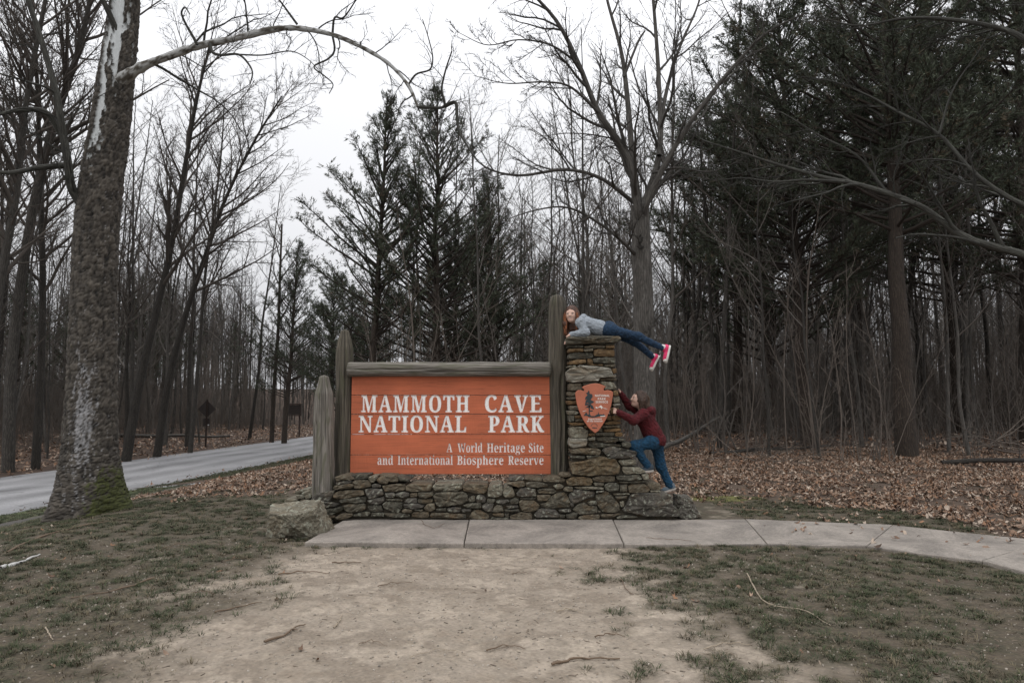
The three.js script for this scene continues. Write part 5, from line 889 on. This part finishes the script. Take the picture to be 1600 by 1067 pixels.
const onPath = (x, z) => { const y = 1.5 * F / -z * 1; void y; const a = G(475, 847), b = G(540, 810); if (z < a.z - 0.0 && z > b.z && x > -2.2 && x < 3.0) return true; const pr = 800 + x / -z * F; if (x >= 3 && x < 9) { const zf = lerp(-7.0, -5.9, sst(3.2, 6.3, x) * 1.0), zb = lerp(-8.42, -7.3, sst(3.2, 6.5, x)); return z < zf + 0.02 && z > zb; } return false; };
// ---------------------------------------------------------------- undergrowth, grass, leaves, stones, sticks
{
  seed(401); const T = [];
  for (let v = 0; v < 5; v++) { const tb = new TB(); const n = RI(3, 6); for (let k = 0; k < n; k++) { const s = V(R(-0.5, 0.5), -0.1, R(-0.5, 0.5)), h = R(0.7, 4); limb(tb, s, V(R(-0.25, 0.25), 1, R(-0.25, 0.25)).normalize(), h, R(0.008, 0.022), 1, { ...hard, wig: 0.11, kids: [0, 0, 9, 4, 0], sides: [4, 4, 3, 3], segs: [6, 7, 4, 3], ratio: [1, 1, 0.35, 0.4], ang: [0, 0, 0.7, 0.7], from: [0, 0, 0.25, 0.2], min: 0.0055, thick: 0.01, up: [0, 0.03, 0.03, 0.02] }); } T.push(tb.geo()); }
  { const tb = new TB(); for (let k = 0; k < 14; k++) { const a = rnd() * 6.28, s = V(R(-0.6, 0.6), R(0, 0.2), R(-0.6, 0.6)); limb(tb, s, V(Math.cos(a), R(0.05, 0.5), Math.sin(a)).normalize(), R(0.8, 2), R(0.006, 0.014), 1, { ...hard, wig: 0.22, kids: [0, 0, 4, 2], sides: [4, 4, 3, 3], segs: [6, 6, 4, 3], ratio: [1, 1, 0.4, 0.4], ang: [0, 0, 0.8, 0.7], from: [0, 0, 0.2, 0.2], min: 0.005, thick: 0.01, up: [0, -0.03, 0, 0] }); } T.push(tb.geo()); }
  const list = T.map(() => []), q = new THREE.Quaternion();
  for (let k = 0; k < 5200; k++) {
    const d = Math.sqrt(R(15.5 * 15.5, 58 * 58)), x = R(-1.1, 1.05) * d, z = -d, s = roadS(x, z); if (s > -ROAD.w - 0.8 && s < 3.2) continue; if (s > 0 && z > leafEdge(x) - 4.2 - R(0, 3)) continue; if (s > 0 && d < 28 && rnd() < 0.72) continue; if (x > -6 && x < 3 && z > -18) continue;
    if (s < 0 && (s > -ROAD.w - 6 || rnd() < 0.15)) continue; if (s > 0 && x < -3 && z > -40) continue; q.setFromAxisAngle(V(0, 1, 0), rnd() * 6.283); const sc = rnd() < 0.25 ? R(1.2, 2) : R(0.4, 1.1), v = rnd() < 0.22 ? 5 : RI(0, 4); list[v].push(new THREE.Matrix4().compose(V(x, H(x, z), z), q.clone(), V(sc, sc * R(0.8, 1.2), sc)));
  }
  T.forEach((g, k) => copies('undergrowth', g, [M.brush, M.twigGrey, M.brush][k % 3], list[k], null, k === 5 ? 'tangled dead brush on the forest floor' : 'thin bare saplings and brush between the trunks', 'undergrowth'));
}
{ // fallen leaves: curled, lobed, tan to russet
  seed(402);
  const leaf = (lobes, curl) => { const p = [], id = [], n = 10; p.push(0, 0.008, 0); for (let k = 0; k < n; k++) { const a = k / n * 6.283, r = (k % 2 ? lobes : 1) * (0.5 + 0.12 * Math.cos(a * 2)) * R(0.85, 1.1), x = Math.cos(a) * r, z = Math.sin(a) * r * 0.68; p.push(x, curl * (x * x) + curl * 0.7 * z * z * (k % 3 ? 1 : -0.5) + R(-0.04, 0.06), z); } for (let k = 0; k < n; k++) id.push(0, 1 + (k + 1) % n, 1 + k); const g = new THREE.BufferGeometry(); g.setAttribute('position', new THREE.Float32BufferAttribute(p, 3)); g.setIndex(id); g.computeVertexNormals(); return g; };
  const G4 = [leaf(0.62, 0.9), leaf(0.8, 0.6), leaf(0.5, 1.3), leaf(0.9, -0.5)], list = G4.map(() => [[], []]), e = new THREE.Euler(), q = new THREE.Quaternion();
  const tones = [[0.215, 0.135, 0.088], [0.29, 0.2, 0.142], [0.14, 0.082, 0.052], [0.40, 0.32, 0.25], [0.08, 0.052, 0.036], [0.23, 0.125, 0.07]];
  const put = (x, z, sc, up) => { e.set(R(-0.6, 0.6), rnd() * 6.283, R(-0.6, 0.6)); q.setFromEuler(e); const v = RI(0, 3), t = tones[RI(0, 5)], m = R(0.75, 1.2); list[v][0].push(new THREE.Matrix4().compose(V(x, H(x, z) + up, z), q.clone(), V(sc, sc * R(0.6, 1.4), sc))); list[v][1].push(col(t[0] * m, t[1] * m, t[2] * m)); };
  for (let k = 0; k < 230000; k++) { const z = R(-20, -5.5), x = R(-6.5, 13), w = zones(x, z); if (w.s < 1.5 || rnd() > w.leaf * clamp(0.62 + 0.9 * w.b + 0.7 * n3(x * 0.8, z * 0.8, 40))) continue; if (z > -9.1 && x < 3) continue; put(x, z, 0.024 + 0.085 * rnd() * rnd() + R(0, 0.02), R(0.003, 0.03) + 0.05 * Math.max(0, n3(x * 1.1, z * 1.1, 50))); }
  for (let k = 0; k < 32000; k++) { const d = Math.sqrt(R(19 * 19, 55 * 55)), x = R(-0.82, 0.85) * d, z = -d, s = roadS(x, z); if (s > -ROAD.w - 0.3 && s < 3) continue; put(x, z, R(0.09, 0.19), R(0.005, 0.06)); }
  for (let k = 0; k < 260; k++) { const x = R(-7, 6), z = R(-9, -3.2); if (z < -6.9 && x > -2.2 && x < 4 && z > -9.1) continue; if (Math.abs(x + 0.4) < 1.6 && rnd() < 0.75) continue; put(x, z, R(0.03, 0.075), 0.008); }
  for (let k = 0; k < 900; k++) { const x = R(1, 9), z = leafEdge(x) + Math.pow(rnd(), 2) * 4 - 0.3; if (z > -3 || (x < 2.9 && z > -10)) continue; put(x, z, R(0.03, 0.09), onPath(x, z) ? 0.012 - H(x, z) : 0.012); }
  for (let k = 0; k < 500; k++) { const t = R(0, 45), p = ROAD.a.clone().addScaledVector(ROAD.dir, t).addScaledVector(ROAD.n, rnd() < 0.4 ? R(-0.5, 0.6) : -ROAD.w + R(-0.8, 0.6)); put(p.x, p.z, R(0.06, 0.12), 0.09); }
  G4.forEach((g, k) => copies('leaf_litter', g, std({ color: col(1, 1, 1), roughness: 0.85 }), list[k][0], list[k][1], 'carpet of dry tan and russet fallen leaves', 'leaves'));
}
{ // short sparse grass
  seed(403);
  const tuft = (n, hh, spr) => { const p = [], id = []; for (let k = 0; k < n; k++) { const a = rnd() * 6.283, r = R(0, 0.03), x = Math.cos(a) * r, z = Math.sin(a) * r, l = R(0.5, 1) * hh, o = R(0.3, 1) * spr, w = R(0.0016, 0.003), b = p.length / 3, px = -Math.sin(a) * w, pz = Math.cos(a) * w; p.push(x - px, -0.005, z - pz, x + px, -0.005, z + pz, x + Math.cos(a) * o * 0.4 + px * 0.8, l * 0.65, z + Math.sin(a) * o * 0.4 + pz * 0.8, x + Math.cos(a) * o * 0.4 - px * 0.8, l * 0.65, z + Math.sin(a) * o * 0.4 - pz * 0.8, x + Math.cos(a) * o, l * R(0.6, 1), z + Math.sin(a) * o); id.push(b, b + 1, b + 2, b, b + 2, b + 3, b + 3, b + 2, b + 4); } const g = new THREE.BufferGeometry(); g.setAttribute('position', new THREE.Float32BufferAttribute(p, 3)); g.setIndex(id); g.computeVertexNormals(); return g; };
  const T = [tuft(12, 0.03, 0.06), tuft(14, 0.04, 0.07), tuft(10, 0.018, 0.08)], list = T.map(() => [[], []]), q = new THREE.Quaternion();
  const put = (x, z, sc, gr) => { q.setFromAxisAngle(V(0, 1, 0), rnd() * 6.283); const v = RI(0, 2), m = R(0.65, 1.3); list[v][0].push(new THREE.Matrix4().compose(V(x, H(x, z), z), q.clone(), V(sc, sc * R(0.7, 1.2), sc))); list[v][1].push(gr ? col(0.036 * m, 0.046 * m, 0.015 * m) : col(0.115 * m, 0.093 * m, 0.055 * m)); };
  for (let k = 0; k < 240000; k++) {
    const x = R(-9, 8), z = R(-16, -2.6), w = zones(x, z); if (onPath(x, z) || w.s < 0.05) continue; if (x > -3 && x < 2.9 && z < -8.3) continue;
    const c = sst(-0.1, 0.32, w.b + 0.35 * w.a + 0.08), ds = (1 - w.dirt) * (1 - w.leaf * 0.95) * (1 - w.mud); if (rnd() > ds * lerp(0.07, 0.85, c)) continue;
    put(x, z, R(0.55, 1.15), rnd() < 0.32 + 0.4 * c);
  }
  for (let k = 0; k < 9000; k++) { const t = R(-2, 40), s = R(0.02, 1.3), p = ROAD.a.clone().addScaledVector(ROAD.dir, t).addScaledVector(ROAD.n, s); put(p.x, p.z, R(0.8, 1.6), rnd() < 0.85); }
  for (const [px, py] of [[452, 786], [303, 790], [970, 812], [1000, 812], [1455, 880], [1350, 935], [1200, 900]]) { const c = G(px, py, -0.05); for (let k = 0; k < 14; k++) put(c.x + R(-0.06, 0.06), c.z + R(-0.05, 0.05), R(0.8, 1.3), true); }
  T.forEach((g, k) => copies('grass', g, std({ color: col(1, 1, 1), roughness: 0.8 }), list[k][0], list[k][1], 'short sparse grass, green and dead straw, on the trodden ground', 'grass'));
}
{ // grit and mulch crumbs
  seed(404); const g = new THREE.IcosahedronGeometry(1, 0), chip = new THREE.BoxGeometry(2.4, 0.3, 0.6), A = [[], []], B = [[], []], e = new THREE.Euler(), q = new THREE.Quaternion();
  for (let k = 0; k < 26000; k++) { const x = R(-6, 6), z = R(-7.6, -2.4); if (z < -6.95 && x > -2.1) continue; const w = zones(x, z); e.set(rnd() * 6, rnd() * 6, rnd() * 6); q.setFromEuler(e);
    if (rnd() < 0.55) { const s = Math.pow(rnd(), 3) * 0.008 + 0.002; const t = R(0.18, 0.42); A[0].push(new THREE.Matrix4().compose(V(x, H(x, z) + s * 0.3, z), q.clone(), V(s, s * 0.7, s))); A[1].push(col(t, t * 0.88, t * 0.74)); }
    else { e.set(R(-0.15, 0.15), rnd() * 6.28, R(-0.15, 0.15)); q.setFromEuler(e); if (rnd() < 0.35) continue; const s = Math.pow(rnd(), 4) * 0.016 + 0.0018, t = R(0.06, 0.26); B[0].push(new THREE.Matrix4().compose(V(x, H(x, z) + 0.002, z), q.clone(), V(s, s * 0.5, s * 0.7))); B[1].push(col(t, t * 0.78, t * 0.58)); } }
  copies('grit', g, std({ color: col(1, 1, 1) }), A[0], A[1], 'fine loose grit on the sandy ground', 'gravel'); copies('mulch_crumbs', chip, std({ color: col(1, 1, 1) }), B[0], B[1], 'small bark crumbs and twig bits scattered on the ground', 'debris');
}
{ // sticks one can point to
  seed(405); const bark = std({ color: col(0.15, 0.105, 0.07) }), pale = std({ color: col(0.33, 0.27, 0.2) });
  const stick = (pts, r, mat, label, group, lift = 0.012, yy) => { const w = pts.map(([x, y]) => { const p = G(x, y, yy ?? -0.055); if (yy === undefined) p.y = H(p.x, p.z); p.y += lift; return p; }), tb = new TB(), c = w[0].clone(), q = smooth(w.map((p) => p.clone().sub(c)), 14); q.forEach((p, k) => { p.y += 0.004 * Math.sin(k * 1.3) ; }); q.forEach((p, k) => { if (k) { p.x += R(-0.006, 0.006); p.z += R(-0.008, 0.008); } }); tb.tube(q, q.map((_, k) => r * 0.72 * (1 - 0.6 * k / 14) * R(0.75, 1.25)), 6); if (w.length > 2) { const a = q[8]; tb.tube([a, a.clone().add(V(R(-0.05, 0.05), 0.012, R(0.03, 0.08)))], [r * 0.5, r * 0.25], 5); } const m = solo('fallen_stick', tb.geo(), mat, label, 'stick', group); m.position.copy(c); };
  stick([[335, 961], [372, 951], [410, 942]], 0.009, bark, 'thin curved brown stick on the sandy ground near the grass edge'); stick([[412, 1008], [445, 996], [462, 984], [476, 979]], 0.011, bark, 'forked brown stick lying on bare sandy ground');
  stick([[521, 984], [529, 975], [534, 962]], 0.008, pale, 'short pale peeled stick alone on the sand'); stick([[434, 901], [470, 897], [514, 898]], 0.009, bark, 'straight dark twig bundle in front of the path');
  stick([[518, 882], [564, 882]], 0.009, bark, 'short straight dark stick close to the path edge'); stick([[862, 1041], [905, 1033], [968, 1035]], 0.012, bark, 'long dark stick by the edge of the grass');
  stick([[1168, 905], [1180, 930], [1200, 952], [1255, 965], [1298, 988]], 0.009, pale, 'long bent pale twig winding through the grass'); stick([[970, 908], [985, 930], [990, 932]], 0.006, bark, 'small bent twig between sand and grass');
  stick([[70, 985], [76, 998], [82, 1004]], 0.008, pale, 'pale crooked twig in the dark grass below the sycamore'); stick([[240, 905], [180, 925], [110, 936]], 0.012, bark, 'half buried root-like branch left of the sand');
  stick([[10, 862], [60, 838], [120, 822], [170, 812]], 0.02, bark, 'long fallen branch below the sycamore foot'); stick([[1010, 842], [1040, 844], [1080, 846]], 0.005, bark, 'thin dark twig lying on the pale concrete path', undefined, 0.012, 0);
  stick([[658, 813], [665, 822], [680, 826], [695, 818]], 0.005, bark, 'small curled vine on the path against the wall', undefined, 0.012, 0); stick([[1165, 803], [1200, 801]], 0.02, bark, 'short thick stick in the grass behind the path');
  for (const [x, y, a] of [[560, 1010, 20], [690, 940, 8], [760, 1020, 30], [800, 900, 12], [640, 1030, 50], [870, 960, 18], [720, 880, 5], [590, 920, 25], [930, 1000, 22], [1100, 1020, 35], [300, 930, 15], [350, 880, 20], [250, 860, 28], [330, 835, 14]]) stick([[x, y], [x + a, y - a * 0.25], [x + a * 1.8 + 8, y - R(-6, 8)]], R(0.003, 0.006), rnd() < 0.3 ? pale : bark, 'small thin twig scattered on open ground', 'small twigs on the open ground');
  stick([[0, 888], [28, 880], [62, 866]], 0.03, std({ color: col(0.5, 0.49, 0.47) }), 'bleached pale piece of bark on the ground below the sycamore');
  // fallen logs on the forest floor
  const log = (a, b, d, r, mat, label) => { const p = a, q = b, tb = new TB(); const A = V(p[0], 0, p[1]), B = V(q[0], 0, q[1]); A.y = H(A.x, A.z) + r * 0.7; B.y = H(B.x, B.z) + r * 0.9 + d; const o = A.clone(), pts = []; for (let k = 0; k <= 6; k++) pts.push(A.clone().lerp(B, k / 6).sub(o).add(V(0, R(-0.05, 0.05), R(-0.1, 0.1)))); const c = smooth(pts, 20); tb.tube(c, c.map((_, k) => r * (1 - 0.5 * k / 20)), 8); boughs(tb, c, c.map(() => r * 0.6), 3.2, 3, { ...hard, kids: [0, 0, 0, 6, 2], wig: 0.25 }); const m = solo('fallen_log', tb.geo(), mat, label, 'log'); m.position.copy(o); };
  log([-23, -37], [-16.2, -39.5], 0.1, 0.12, M.barkPale, 'pale fallen trunk lying in the leaves behind the diamond road sign');
  log([3.6, -17.5], [6.2, -20], 0.9, 0.07, M.barkPale, 'broken bare branch propped above leaves behind the climbing child'); log([5.2, -18], [9, -19.5], 0.05, 0.06, M.barkGrey, 'dead branch on the leaf carpet at the wood edge');
  log([9.5, -15.2], [14, -15.6], 0.1, 0.06, M.barkDark, 'dark fallen branch beyond the thick cedar trunk');
}
renderer.render(scene, camera);
